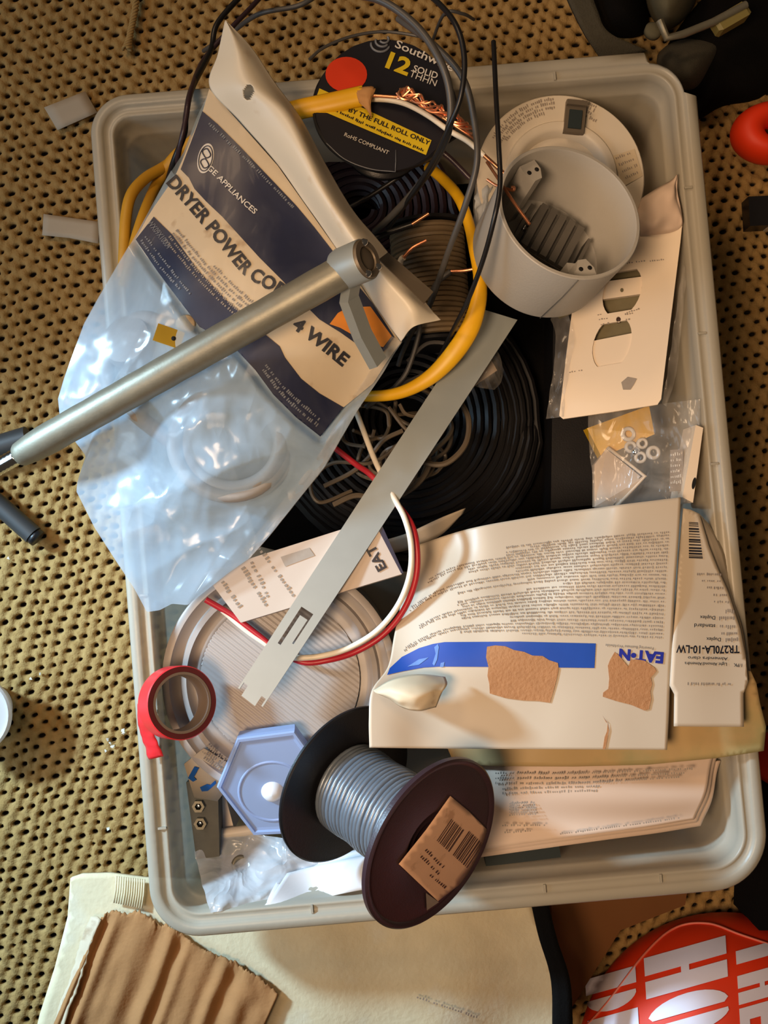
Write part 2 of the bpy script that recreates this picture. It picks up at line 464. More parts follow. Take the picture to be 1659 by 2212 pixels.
# ------------------------------------------------------------------ floor: thick woven matting with open pits
def build_floor():
    x0, x1, y0, y1, st = -0.52, 0.52, -0.62, 0.62, 0.00135
    nx = int((x1 - x0) / st); ny = int((y1 - y0) / st)
    X, Y = np.meshgrid(np.linspace(x0, x1, nx), np.linspace(y0, y1, ny), indexing='ij')
    a = math.radians(15)
    U = X * math.cos(a) + Y * math.sin(a); V = -X * math.sin(a) + Y * math.cos(a)
    U = U + .0012 * np.sin(V * 90 + 1.3) + .0010 * np.sin(U * 170); V = V + .0012 * np.sin(U * 75)
    A, B = .0098, .0080
    r = np.floor(V / B); v = V / B - r
    u = U / A + .5 * np.mod(r, 2); iu = np.floor(u); u = u - iu
    hsh = lambda i, j, k: np.mod(np.sin(i * 12.9898 + j * 78.233 + k * 37.7) * 43758.5453, 1)
    ox, oy = (hsh(iu, r, 1) - .5) * .22, (hsh(iu, r, 5) - .5) * .22
    size = .75 + .55 * hsh(iu, r, 2)
    w = np.sqrt(np.sin(np.pi * v) ** 2 + 1e-6)
    yarn = (np.cos(np.pi * u) ** 2 * w) * .0022 + .0012 * (1 - w) * (.5 + .5 * np.cos(2 * np.pi * (U / A * 2)))
    fib = np.sin(U * 2600 + 3 * np.sin(V * 900)) * .00012 + np.sin(V * 3100 + U * 1500) * .00010
    du = (u - .5 - ox) * A; dv = (v - .5 - oy) * B
    pit = np.exp(-((du / (.0022 * size)) ** 2 + (dv / (.0014 * size)) ** 2) ** 1.6)
    h = (yarn + fib) * (1 - pit) - pit * .0050
    Z = h - .0025
    verts = np.stack([X, Y, Z], -1).reshape(-1, 3)
    i, j = np.meshgrid(np.arange(nx - 1), np.arange(ny - 1), indexing='ij')
    q = (i * ny + j).reshape(-1)
    faces = np.stack([q, q + ny, q + ny + 1, q + 1], -1)
    me = bpy.data.meshes.new('floor')
    me.vertices.add(len(verts)); me.vertices.foreach_set('co', verts.astype(np.float32).ravel())
    me.loops.add(faces.size); me.loops.foreach_set('vertex_index', faces.astype(np.int32).ravel())
    me.polygons.add(len(faces)); me.polygons.foreach_set('loop_start', (np.arange(len(faces)) * 4).astype(np.int32))
    me.polygons.foreach_set('loop_total', np.full(len(faces), 4, np.int32))
    me.update(calc_edges=True); me.validate()
    me.polygons.foreach_set('use_smooth', np.ones(len(faces), bool))
    m = bpy.data.materials.new('woven_matting'); m.use_nodes = True; nt = m.node_tree; N = nt.nodes; Lk = nt.links
    b = N['Principled BSDF']; b.inputs['Roughness'].default_value = .95; b.inputs['Specular IOR Level'].default_value = .15
    tc = N.new('ShaderNodeTexCoord'); sx = N.new('ShaderNodeSeparateXYZ'); Lk.new(tc.outputs['Object'], sx.inputs[0])
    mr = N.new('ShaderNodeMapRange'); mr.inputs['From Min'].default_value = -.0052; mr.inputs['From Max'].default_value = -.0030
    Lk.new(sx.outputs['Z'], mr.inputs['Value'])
    n1 = N.new('ShaderNodeTexNoise'); n1.inputs['Scale'].default_value = 130; n1.inputs['Detail'].default_value = 5; Lk.new(tc.outputs['Object'], n1.inputs['Vector'])
    yarn = N.new('ShaderNodeMix'); yarn.data_type = 'RGBA'; yarn.inputs['A'].default_value = srgb(140, 106, 56); yarn.inputs['B'].default_value = srgb(190, 158, 104)
    Lk.new(n1.outputs['Fac'], yarn.inputs['Factor'])
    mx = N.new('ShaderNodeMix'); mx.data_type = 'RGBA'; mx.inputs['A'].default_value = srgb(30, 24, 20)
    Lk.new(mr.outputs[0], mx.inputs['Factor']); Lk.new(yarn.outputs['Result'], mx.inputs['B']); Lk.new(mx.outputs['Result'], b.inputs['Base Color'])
    bn = N.new('ShaderNodeBump'); bn.inputs['Strength'].default_value = .6; bn.inputs['Distance'].default_value = .001
    n2 = N.new('ShaderNodeTexNoise'); n2.inputs['Scale'].default_value = 700; Lk.new(tc.outputs['Object'], n2.inputs['Vector'])
    Lk.new(n2.outputs['Fac'], bn.inputs['Height']); Lk.new(bn.outputs['Normal'], b.inputs['Normal'])
    me.materials.append(m)
    o = bpy.data.objects.new('floor', me); COL.objects.link(o); tag(o, kind='structure')
    return o
build_floor()

# ------------------------------------------------------------------ the storage bin
RIM = .14
c4 = [P(206.8, 207, RIM), P(1505, 101.5, RIM), P(1646, 1916, RIM), P(313.6, 2036, RIM)]
BC = sum(c4, Vector()) / 4; BA = math.radians(4.85); BW, BH = .372, .512
def binm(x, y, z):
    c, s = math.cos(BA), math.sin(BA)
    return Vector((BC.x + .0008 + x * c - y * s, BC.y + x * s + y * c, z))
def build_bin():
    root = thing('storage_bin', (BC.x, BC.y, 0), 'large translucent milky plastic storage bin full of electrical parts, standing on the woven floor', 'storage bin')
    rad = {'tr': .030, 'tl': .024, 'bl': .030, 'br': .034}
    seg = 14
    def loop(inset):
        pts = []
        w, h = BW / 2 - inset, BH / 2 - inset
        for key, sx, sy, a0 in (('tr', 1, 1, 0), ('tl', -1, 1, 90), ('bl', -1, -1, 180), ('br', 1, -1, 270)):
            r = max(rad[key] - inset, .012)
            for k in range(seg + 1):
                a = math.radians(a0 + 90 * k / seg)
                pts.append((sx * (w - r) + r * math.cos(a), sy * (h - r) + r * math.sin(a)))
            # straight runs, densified towards the next corner
            nx = {'tr': (-1, 1), 'tl': (-1, -1), 'bl': (1, -1), 'br': (1, 1)}[key]
            nk = {'tr': 'tl', 'tl': 'bl', 'bl': 'br', 'br': 'tr'}[key]; rn = max(rad[nk] - inset, .012)
            end = (nx[0] * (w - rn), nx[1] * h) if key in ('tr', 'bl') else (nx[0] * w, nx[1] * (h - rn))
            s = pts[-1]
            for k in range(1, 12): pts.append((s[0] + (end[0] - s[0]) * k / 12, s[1] + (end[1] - s[1]) * k / 12))
        return pts
    prof = [(.0005, .129), (.0, .1388), (.0012, .1404), (.0062, .1408), (.0075, .1396), (.0082, .1384), (.0118, .1382), (.0128, .1390), (.0138, .1380),
            (.0146, .1320), (.0150, .1220), (.0166, .1206), (.0174, .1180), (.0195, .07), (.0220, .014), (.026, .0045), (.034, .0035)]
    nl = len(loop(0)); V = []
    for k in range(nl):
        for ins, z in prof:
            cut = .0078 if 1 <= k <= seg - 1 else 0      # the lip is notched away round one corner
            p = loop_cache.setdefault(max(ins, cut), loop(max(ins, cut)))[k]
            V.append(binm(p[0], p[1], z))
    n = len(prof); Fc = []
    for k in range(nl):
        for j in range(n - 1):
            a = k * n + j; b = ((k + 1) % nl) * n + j
            Fc.append((a, a + 1, b + 1, b))
    Fc.append(tuple(k * n + n - 1 for k in range(nl)))
    mesh('bin_body', V, Fc, M['bin'], root, up=False, thick=0)
    for side, ts in (('l', (-.19, -.12, -.05, .03)), ('r', (-.16, .0, .08, .17)), ('b', (-.09, -.02, .05, .12)), ('t', (-.1, .02, .1))):
        for t in ts:
            if side in 'lr':
                x = (-1 if side == 'l' else 1) * (BW / 2 - .0105); y = t; sx, sy = .0050, .0013
            else:
                y = (-1 if side == 'b' else 1) * (BH / 2 - .0105); x = t; sx, sy = .0013, .0050
            Mx = Matrix.Translation(binm(x, y, .1390)) @ Matrix.Rotation(BA, 4, 'Z')
            rb = MB(); rb.box(Mx, sx, sy, .0020); rb.build('rim_rib', M['bin'], root, smooth=False)
loop_cache = {}
build_bin()

# ------------------------------------------------------------------ things on the floor around the bin
def build_cardboard():
    D = Height([(155, 1895, .085), (300, 1905, .09), (80, 2212, .10), (330, 1985, .097), (600, 2140, .10), (600, 2060, .092), (900, 2100, .09), (1200, 2200, .07), (1160, 1980, .07), (900, 1990, .082)], 110)
    root = thing('torn_cardboard_box', P(400, 2150, 0), 'torn pale cardboard box lying under the front left corner of the bin', 'cardboard box')
    out = [(152, 1897), (175, 1889), (236, 1887), (312, 1897), (420, 1900), (700, 1900), (1000, 1920), (1150, 1958), (1172, 2010), (1196, 2090), (1222, 2150), (1236, 2240), (600, 2300), (60, 2300), (86, 2190), (118, 2090), (146, 1980)]
    decal('outer_panel', D, [out], M['kraft_light'], root, eps=-.004, thick=.004, cuts=5)
    # box body below
    mb = MB()
    ins = [(max(x + (640 - x) * .05, 200), max(y, 2035)) for x, y in out if y > 1950] 
    mb.prism([P(x, y, D.z(x, y) - .0075) for x, y in ins], [Vector((P(x, y, .08).x, P(x, y, .08).y, 0)) for x, y in ins])
    mb.build('box_side', M['kraft_light'], root, smooth=False)
    # exposed corrugation where the face has been torn off
    top = [(212, 1986), (236, 1972), (257, 1966), (273, 1977), (300, 1967), (328, 1984), (345, 2002), (358, 1996), (392, 2018), (430, 2045), (470, 2066), (505, 2078), (522, 2092), (560, 2112), (600, 2148)]
    tp = resample([(x, y, 0) for x, y in top], 150)
    rng = random.Random(5); V = []; nt, nv = len(tp), 40
    ks = [0.0]
    for i, t in enumerate(tp):
        jx, jy = rng.uniform(-1.5, 1.5), rng.uniform(-4, 4)
        s = i / (nt - 1)
        bx = 78 + s * 455; by = 2300
        for j in range(nv):
            v = j / (nv - 1)
            x = t.x * (1 - v) + bx * v + jx * (1 - v) ** 14; y = t.y * (1 - v) + by * v + jy * (1 - v) ** 20
            ph = s * 8.5 + .3 * math.sin(s * 11)
            amp = .0024 * (.55 + .5 * math.sin(s * 17 + 1)) 
            z = D.z(x, y) + .0016 + amp * math.sin(ph * 2 * math.pi) * min(1, v * 9 + .15) + .0012 * noise.noise((s * 14, v * 5, 1))
            V.append(P(x, y, z))
    mesh('corrugated_core', V, grid_faces(nt, nv), M['kraft_brown'], root, up=True, thick=.0012)
    # ragged lip of the torn face sheet along the left of the tear
    L = [(212, 1978), (190, 2030), (178, 2075), (160, 2130), (140, 2180), (125, 2260)]
    g = net([[(x - 16, y + 2, .0) for x, y in L], [(x - 2, y, 0) for x, y in L], [(x + 8, y + 6, 0) for x, y in L]], 30, 6)
    sheet('torn_lip', g, M['label_paper'], root, D=D, eps=.0012, thick=.0008, wob=lambda u, v, p: Vector((0.0012 * noise.noise((u * 20, v * 3, 2)), 0, .003 * v + .001 * noise.noise((u * 30, 0, 5)))))
    # fluted edge by the bin corner
    mb = MB()
    for k in range(13):
        x = 252 + k * 5
        mb.tube([D(x, 1893 + k * .6, .0006), D(x - 2, 1925 + k * .8, .0006), D(x - 6, 1950 + k, .0006)], .0006, 5)
    mb.build('fluted_edge', M['kraft_light'], root)
    micro('faint_print', D, [([(900, 2156), (1038, 2202)], 5)], M['dim_print'], root, step=6)
build_cardboard()

def build_strap():
    D = Height([(1165, 1950, .076), (1195, 2060, .074), (1235, 2230, .082)], 80)
    g = net([[(1148, 1950), (1166, 2030), (1192, 2120), (1196, 2230)], [(1184, 1950), (1204, 2030), (1232, 2120), (1238, 2230)]], 20, 4)
    o = sheet('black_strap', g, M['black_cloth'], None, D=D, eps=.012, thick=.006); tag(o, 'flat black strap beside the cardboard box, running out from under the bin', 'strap')
build_strap()

def build_kraft_carton():
    mb = MB(); T = [P(*p, .030) for p in ((1196, 1900), (1500, 1890), (1470, 2010), (1330, 2120), (1250, 2230))]
    T = [P(1190, 1930, .022), P(1490, 1890, .022), P(1480, 1955, .022), P(1340, 2010, .022), P(1205, 2225, .022)]
    mb.prism(T, [Vector((v.x, v.y, .0)) for v in T])
    o = mb.build('kraft_carton', M['box_kraft'], None, smooth=False)
    tag(o, 'orange-brown kraft carton in shade between the black strap and the red bag', 'carton')
build_kraft_carton()

def build_orange_bag():
    c = P(1590, 2330, .03); RX, RZ = .112, .085
    def D(px, py, eps=0.0):
        d = ray(px, py); o = Vector((0, 0, HC)) - c
        s = Vector((1 / RX, 1 / RX, 1 / RZ)); dd = Vector((d.x * s.x, d.y * s.y, d.z * s.z)); oo = Vector((o.x * s.x, o.y * s.y, o.z * s.z))
        A = dd.dot(dd); B = 2 * oo.dot(dd); Cc = oo.dot(oo) - 1; q = B * B - 4 * A * Cc
        t = (-B - math.sqrt(max(q, 0))) / (2 * A); p = o + d * t
        n = Vector((p.x / RX ** 2, p.y / RX ** 2, p.z / RZ ** 2)).normalized()
        return p + c + n * eps
    root = thing('bulging_bag', (c.x, c.y, 0), 'bulging orange-red plastic bag with white block lettering, at the lower right', 'bag')
    V = []; nu, nv = 72, 30
    for i in range(nu):
        a = 2 * math.pi * i / nu
        for j in range(nv):
            t = math.radians(-20 + 109.5 * j / (nv - 1))
            V.append(c + Vector((RX * math.cos(t) * math.cos(a), RX * math.cos(t) * math.sin(a), RZ * math.sin(t))))
    V.append(c + Vector((0, 0, RZ)))
    fs = grid_faces(nu, nv, wrap=True) + [(i * nv + nv - 1, ((i + 1) % nu) * nv + nv - 1, len(V) - 1) for i in range(nu)]
    mesh('bag_film', V, fs, M['oranged'], root)
    # logo: three lines of heavy stencil capitals, letter tops towards the right
    ux, uy = .962, -.272          # letter "up" in pixels
    rx, ry = .06, 1.0             # reading direction
    def L2(o):
        return lambda x, y: (o[0] + rx * x + ux * y, o[1] + ry * x + uy * y)
    def rect(f, x0, y0, x1, y1): return [f(x0, y0), f(x1, y0), f(x1, y1), f(x0, y1)]
    def letter(ch, f, w, h):
        g = w * .06
        if ch == 'H': return [rect(f, 0, 0, w * .44, h), rect(f, w * .58, 0, w, h), rect(f, w * .40, h * .44, w * .62, h * .54)]
        if ch == 'E': return [rect(f, 0, 0, w * .45, h), rect(f, w * .45, 0, w, h * .2), rect(f, w * .45, h * .42, w * .86, h * .58), rect(f, w * .45, h * .8, w, h)]
        if ch == 'T': return [rect(f, w * .27, 0, w * .73, h * .8), rect(f, 0, h * .76, w, h)]
        if ch == 'O' or ch == 'D' or ch == 'P':
            left = [f(w * .46, h * .06)] + [f(w * .46 - w * .46 * math.sin(t), h * .5 - h * .5 * math.cos(t)) for t in [math.pi * k / 14 for k in range(1, 14)]] + [f(w * .46, h * .94)]
            if ch != 'O': left = rect(f, 0, 0, w * .44, h)
            right = [f(w * .6, h * .02)] + [f(w * .6 + w * .4 * math.sin(t), h * .5 - h * .5 * math.cos(t)) for t in [math.pi * k / 14 for k in range(1, 14)]] + [f(w * .6, h * .98)]
            return [left, right]
        if ch == 'M': return [rect(f, 0, 0, w * .3, h), rect(f, w * .7, 0, w, h), [f(w * .3, h), f(w * .3, h * .6), f(w * .5, h * .2), f(w * .7, h * .6), f(w * .7, h), f(w * .5, h * .5)]]
        return []
    polys = []
    for word, o, w, h, gap in (('HOME', (1392, 2072), 88, 182, 10), ('THE', (1588, 2040), 62, 110, 8), ('DEPOT', (1266, 2118), 80, 112, 9)):
        for k, ch in enumerate(word):
            f0 = L2((o[0] + rx * k * (w + gap), o[1] + ry * k * (w + gap))); polys += letter(ch, f0, w, h)
    polys = [p for p in polys if max(y for _, y in p) < 2330 and min(x for x, _ in p) > 1240]
    decal('block_lettering', D, polys, M['lilac_white'], root, eps=.0008, cuts=4)
    V = []
    path = catmull([(1250, 2235, 0), (1310, 2170, 0), (1395, 2060, 0), (1460, 2005, 0), (1530, 1996, 0), (1600, 2020, 0), (1690, 2050, 0)], 60)
    mb = MB(); mb.tube([D(p.x, p.y, .0004) for p in path], .0009, 5); mb.build('logo_border', M['pink_line'], root)
build_orange_bag()

def build_left_things():
    # frosted round pot at the left edge
    mb = MB(); c = P(-64, 1545, 0.035); Mx = Matrix.Translation((c.x, c.y, 0))
    mb.lathe(Mx, [(0, 0), (.016, 0), (.0175, .0015), (.0255, .029), (.0272, .0295), (.0283, .0315), (.0283, .0345), (.0270, .0358), (.0252, .0348), (.0244, .0315), (0, .0315)], 48)
    o = mb.build('lidded_pot', M['jar'], None, auto=40); tag(o, 'frosted white round plastic pot at the left edge of the picture', 'pot')
    for nm, q, lab in (('paper_scrap', [(95, 232), (184, 197), (210, 243), (124, 281)], 'grey paper scrap on the floor left of the bin corner, upper of two'),
                   ('paper_scrap', [(94, 462), (150, 470), (214, 479), (212, 526), (150, 514), (91, 508)], 'long pale paper scrap on the floor against the bin, lower of two')):
        o = decal(nm, Height([(150, 240, .0015), (150, 490, .002), (95, 232, .004), (94, 462, .0035)], 60), [q], M['scrap'], None, thick=.0004, cuts=2); tag(o, lab, 'paper scrap', 'paper scraps on the floor')
    mb = MB(); base = [P(x, y, .004) for x, y in ((298, -20), (291, 30), (283, 70), (275, 108))]
    path = catmull(base, 60)
    for s in (0, 1, 2):
        q = []
        for i, p in enumerate(path):
            a = i * .62 + s * 2.1; w = .0017 if i < 50 else .0017 + (i - 50) * .00018
            q.append(p + Vector((math.cos(a) * w, 0, math.sin(a) * w * .7 + .001)))
        mb.tube(q, .0011, 5)
    o = mb.build('frayed_string', M['string'], None); tag(o, 'frayed tan twisted string lying on the floor at the top left', 'string')
    # dark rods poking in from the left
    r = thing('black_rod', P(30, 1120, 0), 'short black rubber rod lying on the floor at the left edge', 'rod')
    tube('rod_body', [P(-60, 1042, .008), P(20, 1110, .008), P(72, 1156, .008)], .0072, M['rod_black'], r, 14)
    mb = MB(); a = P(72, 1156, .008); b = P(82, 1164, .008); mb.tube([a, b], .0065, 14); mb.build('rod_tip', M['black_plastic'], r)
    o = tube('dark_tube', [P(-60, 985, .012), P(62, 948, .012)], .0095, M['rod_black'], None, 14); tag(o, 'dark grey tube on the floor beside the threaded end of the steel pipe', 'tube')
    for k, (x, y, s) in enumerate(((232, 1598, .0016), (238, 1606, .0013), (243, 1614, .0017), (229, 1622, .0012), (265, 1576, .0018), (267, 1584, .0014), (234, 1790, .0015), (88, 1456, .0014), (67, 1466, .0012), (18, 1205, .0013))):
        mb = MB(); rr = random.Random(k); V = [Vector((rr.uniform(-1, 1), rr.uniform(-1, 1), rr.uniform(-.6, .8))) * s for _ in range(9)]
        bm = bmesh.new(); [bm.verts.new(v + P(x, y, .001)) for v in V]; bmesh.ops.convex_hull(bm, input=bm.verts)
        bm.verts.index_update(); vv = [v.co.copy() for v in bm.verts if v.link_faces]; ix = {v.index: i for i, v in enumerate([v for v in bm.verts if v.link_faces])}
        ff = [[ix[v.index] for v in f.verts] for f in bm.faces]; bm.free()
        o = mesh('plastic_crumb', vv, ff, M['crumb'], None, smooth=False); tag(o, 'tiny white plastic crumb on the woven floor left of the bin', 'crumb', 'white crumbs on the floor')
build_left_things()

def build_right_things():
    # orange-red ring handle
    c = P(1668, 288, .022); V = []; nu, nv = 48, 20
    for i in range(nu):
        a = 2 * math.pi * i / nu
        for j in range(nv):
            b = 2 * math.pi * j / nv
            rr = .0165 + .0105 * math.cos(b)
            V.append(c + Vector((rr * math.cos(a) * 1.12, rr * math.sin(a) * .82, .0150 * math.sin(b))))
    fs = [(i * nv + j, ((i + 1) % nu) * nv + j, ((i + 1) % nu) * nv + (j + 1) % nv, i * nv + (j + 1) % nv) for i in range(nu) for j in range(nv)]
    o = mesh('plastic_ring', V, fs, M['oranged'], None); tag(o, 'bright orange-red rounded plastic ring on the floor at the right edge', 'ring')
    r = thing('small_tool', P(1640, 462, 0), 'small black block with a pale end on the floor at the right edge', 'tool')
    mb = MB(); c = P(1634, 462, .008); mb.box(Matrix.Translation(c) @ Matrix.Rotation(.05, 4, 'Z'), .016, .022, .014); mb.build('tool_body', M['black_plastic'], r, smooth=False)
    mb = MB(); c = P(1666, 464, .009); mb.box(Matrix.Translation(c) @ Matrix.Rotation(.05, 4, 'Z'), .008, .021, .013); mb.build('pale_end', M['scrap'], r, smooth=False)
    mb = MB(); c = P(1692, 1655, .03); mb.lathe(Matrix.Translation((c.x, c.y, 0)), [(0, .0), (.017, 0), (.0185, .002), (.0185, .056), (.017, .058), (0, .058)], 32)
    o = mb.build('red_tub', M['oranged'], None, auto=40); tag(o, 'red plastic tub beyond the right rim of the bin, near the tan sheet', 'tub')
    mb = MB(); c = P(1712, 1830, .0); T = [P(x, y, .05) for x, y in ((1655, 1700), (1800, 1690), (1800, 2010), (1640, 2010))]  # plain black block standing at the right edge
    mb.prism(T, [Vector((v.x, v.y, 0)) for v in T]); o = mb.build('black_block', M['black_cloth'], None, smooth=False); tag(o, 'plain black block at the right edge below the red tub', 'case')
    mb = MB(); T = [P(x, y, .02) for x, y in ((1262, 1925), (1660, 1890), (1660, 2010), (1500, 2030), (1330, 2050))]
    # dark equipment at top right
    g = thing('folded_bag_stand', P(1450, 60, 0), 'dark folded equipment with webbing and a metal latch behind the bin, top right', 'equipment')
    sheet('webbing_strap', net([[(1205, -60, .045), (1238, 20, .045), (1268, 80, .04), (1300, 130, .03)], [(1262, -60, .045), (1290, 20, .045), (1316, 70, .04), (1400, 110, .03)]], 24, 6), M['dark_cloth'], g, thick=.004)
    def mound(name, pts, z0, z1, m, par):
        pts = closed_smooth([(p[0], p[1], 0) for p in pts], 5); cx = sum(p.x for p in pts) / len(pts); cy = sum(p.y for p in pts) / len(pts)
        V = []; nk = 8
        for p in pts:
            for k in range(nk):
                t = k / (nk - 1) * math.pi / 2; s = math.cos(t)
                V.append(P(cx + (p.x - cx) * (.02 + .98 * s), cy + (p.y - cy) * (.02 + .98 * s), z0 + (z1 - z0) * math.sin(t)))
        n = len(pts); fs = grid_faces(n, nk, wrap=True) + [tuple(i * nk + nk - 1 for i in range(n))]
        return mesh(name, V, fs, m, par)
    mound('black_pouch', [(1285, -80), (1275, 0), (1300, 60), (1340, 82), (1395, 70), (1400, 0), (1390, -80)], 0, .05, M['black_cloth'], g)
    mound('grey_fabric', [(1385, -80), (1392, 0), (1420, 55), (1455, 60), (1500, 10), (1510, -80)], 0, .06, M['grey_cloth'], g)
    mound('black_base', [(1440, 100), (1430, 190), (1490, 260), (1560, 230), (1660, 200), (1760, 60), (1700, -60), (1560, -40)], 0, .028, M['black_cloth'], g)
    mound('dark_foot', [(1420, 120), (1440, 180), (1500, 200), (1540, 150), (1560, 90), (1480, 80)], .0, .045, M['dark_cloth'], g)
    tube('latch_arm', [P(1425, 45, .064), P(1440, 82, .064), P(1475, 74, .062), P(1540, 48, .06), P(1612, 10, .06)], .0028, M['zinc'], g, 8)
    mb = MB(); A, B = P(1543, 62, .055), P(1612, 22, .055); mb.tube([A, A.lerp(B, .1), A.lerp(B, .9), B], lambda t: .0075 if .05 < t < .95 else .0055, 4, phase=math.pi / 4); mb.build('latch_tab', M['latch'], g, smooth=False)
    mb = MB(); mb.lathe(axis_matrix(P(1408, 72, .05), (.1, .2, 1)), [(0, 0), (.006, 0), (.0062, .004), (.004, .0055), (0, .006)], 20); mb.build('round_knob', M['grey_cloth'], g)
build_right_things()

# ------------------------------------------------------------------ lower layers inside the bin
def build_black_coil():
    q = [(470, 330), (700, 300), (1000, 320), (1200, 470), (1310, 640), (1300, 1120), (1000, 1240), (760, 1230), (560, 1180), (470, 900)]  # added black filler, makes the gaps between the coils as dark as shade
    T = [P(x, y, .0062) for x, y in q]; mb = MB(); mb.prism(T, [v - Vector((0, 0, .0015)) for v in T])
    o = mb.build('black_gap_filler', M['black_cloth'], None, smooth=False); tag(o, 'added flat black filler under the cable coils, standing in for shade between them', 'sheet')
    c = P(880, 895, .06); V = []; pts = []
    for layer in range(6):
        z = .010 + layer * .0058
        js = range(15) if layer % 2 == 0 else range(14, -1, -1)
        for j in js:
            for k in range(40):
                a = 2 * math.pi * k / 40
                f = k / 40 * (1 if layer % 2 == 0 else -1)
                R = .022 + (j + f) * .0052
                R *= 1 + .012 * math.sin(3 * a + j + layer)
                dip = -.00012 * (j - 8) ** 2 * (layer / 5) * 4
                pts.append(Vector((c.x + R * math.cos(a), c.y + R * math.sin(a), z + .0012 * math.sin(2 * a + j * 1.7) + dip)))
    o = tube('cable_coil', pts, .0027, M['black_wire'], None, 6); tag(o, 'large coil of black cable filling the middle of the bin', 'cable coil')
    c = P(770, 430, .07); pts = []
    for layer in range(8):
        js = range(9) if layer % 2 == 0 else range(8, -1, -1)
        for j in js:
            for k in range(36):
                a = 2 * math.pi * k / 36; R = .016 + (j + k / 36 * (1 if layer % 2 == 0 else -1)) * .0052
                pts.append(Vector((c.x + 1.15 * R * math.cos(a), c.y + R * math.sin(a), .010 + layer * .0062 + .001 * math.sin(2 * a + j))))
    o = tube('cable_coil', pts, .0028, M['purple_black'], None, 6); tag(o, 'smaller dark maroon-black cable coil under the red-dotted spool and the white header', 'cable coil')
build_black_coil()

def build_spool_southwire():
    c = P(832, 230, .160); A = axis_matrix(c, (.03, .25, 1.0)); R = .0432
    root = thing('wire_spool', (c.x, c.y, 0), 'black wire spool with a red dot and yellow band on its label', 'wire spool')
    mb = MB(); mb.lathe(A, [(.0, -.004), (R - .001, -.004), (R, -.003), (R, -.0008), (R - .0012, 0), (R - .003, -.0006), (0, -.0006)], 72); mb.build('top_flange', M['black_plastic'], root, auto=40)
    mb = MB(); mb.lathe(A, [(.021, -.004), (.022, -.008), (.022, -.034), (.021, -.036)], 48)
    for k in range(12): pass
    mb.build('wound_wire', M['black_wire'], root)
    mb = MB(); mb.lathe(A, [(0, -.036), (.024, -.036), (.024, -.039), (0, -.039)], 48); mb.build('bottom_flange', M['black_plastic'], root)
    n = Vector(A.col[2][:3]); o3 = c
    def D(px, py, eps=0.0):
        d = ray(px, py); o = Vector((0, 0, HC)); return o + d * ((o3 - o).dot(n) / d.dot(n)) + n * eps
    lab = decal('round_label', D, [ell(830, 228, 150, 143)], M['black_print'], root, eps=.0001)
    decal('red_dot', D, [ell(748, 162, 45, 38)], M['red_dot'], lab, eps=.0005)
    decal('yellow_band', D, [[(690, 192), (766, 226), (932, 304), (920, 336), (800, 285), (676, 232)]], M['yellow_ink'], lab, eps=.0005)
    lettering('white_lettering', D, [('Southwire', [(852, 103), (976, 156)], 17, .012), ('SOLID', [(891, 155), (943, 172)], 14, .015), ('THHN', [(883, 166), (940, 188)], 14, .0),
    ], M['white_print'], lab, eps=.0006)
    lettering('compliance_print', D, [('RoHS COMPLIANT', [(743, 295), (838, 335)], 8, .0)], M['white_print'], lab, eps=.0006)
    lettering('yellow_number', D, [('12', [(831, 147), (879, 166)], 37, .035)], M['yellow_ink'], lab, eps=.0006)
    lettering('black_lettering', D, [('BY THE FULL ROLL ONLY', [(752, 243), (926, 316)], 10, .02)], M['black_print'], lab, eps=.0009)
    micro('small_print', D, [([(700, 232), (917, 331)], 5)], M['black_print'], lab, eps=.0009, step=4)
    mb = MB()
    fr = MB(); fr.tube([D(*p, .0005) for p in ((855, 325), (855, 350), (854, 372))] + [D(p.x, p.y, .0005) for p in catmull([(854, 372, 0), (800, 366, 0), (745, 345, 0), (705, 310, 0)], 16)], .0003, 4); fr.build('label_outline', M['silver_print'], lab)
    for cx, cy, r, a0, a1 in ((822, 96, 17, 20, 190), (826, 90, 12, 40, 200), (830, 86, 8, -40, 160)):
        mb.tube([D(cx + r * 1.2 * math.cos(math.radians(t)), cy + r * math.sin(math.radians(t)), .0005) for t in range(a0, a1, 12)], .0008, 4)
    mb.build('swirl_emblem', M['silver_print'], lab)
    tube('flange_edge_wire', catmull([D(p[0], p[1], .0006) for p in ((668, 130), (700, 104), (760, 80), (830, 70), (905, 80), (930, 92))], 30), .0009, M['grey_wire'], root, 6)
build_spool_southwire()

def build_ribbed_spool():
    c = P(930, 618, .082); A = Matrix.Translation(c) @ Matrix.Rotation(math.radians(4), 4, 'Z') @ Matrix.Rotation(math.radians(90), 4, 'X')
    root = thing('brown_wire_spool', (c.x, c.y, 0), 'narrow spool wound with brown ribbed wire, beneath the arching black wires', 'wire spool')
    R = .0235; pts = []
    for k in range(22 * 26):
        t = k / 26; a = 2 * math.pi * t; pts.append(A @ Vector((R * math.cos(a), R * math.sin(a), -.036 + t * .0033)))
    tube('winding', pts, .0018, M['brownwire'], root, 6)
    mb = MB(); mb.lathe(A, [(0, -.04), (.028, -.04), (.028, -.038), (0.02, -.038), (.02, .038), (.028, .038), (.028, .04), (0, .04)], 40); mb.build('spool_core', M['black_plastic'], root, auto=40)
build_ribbed_spool()

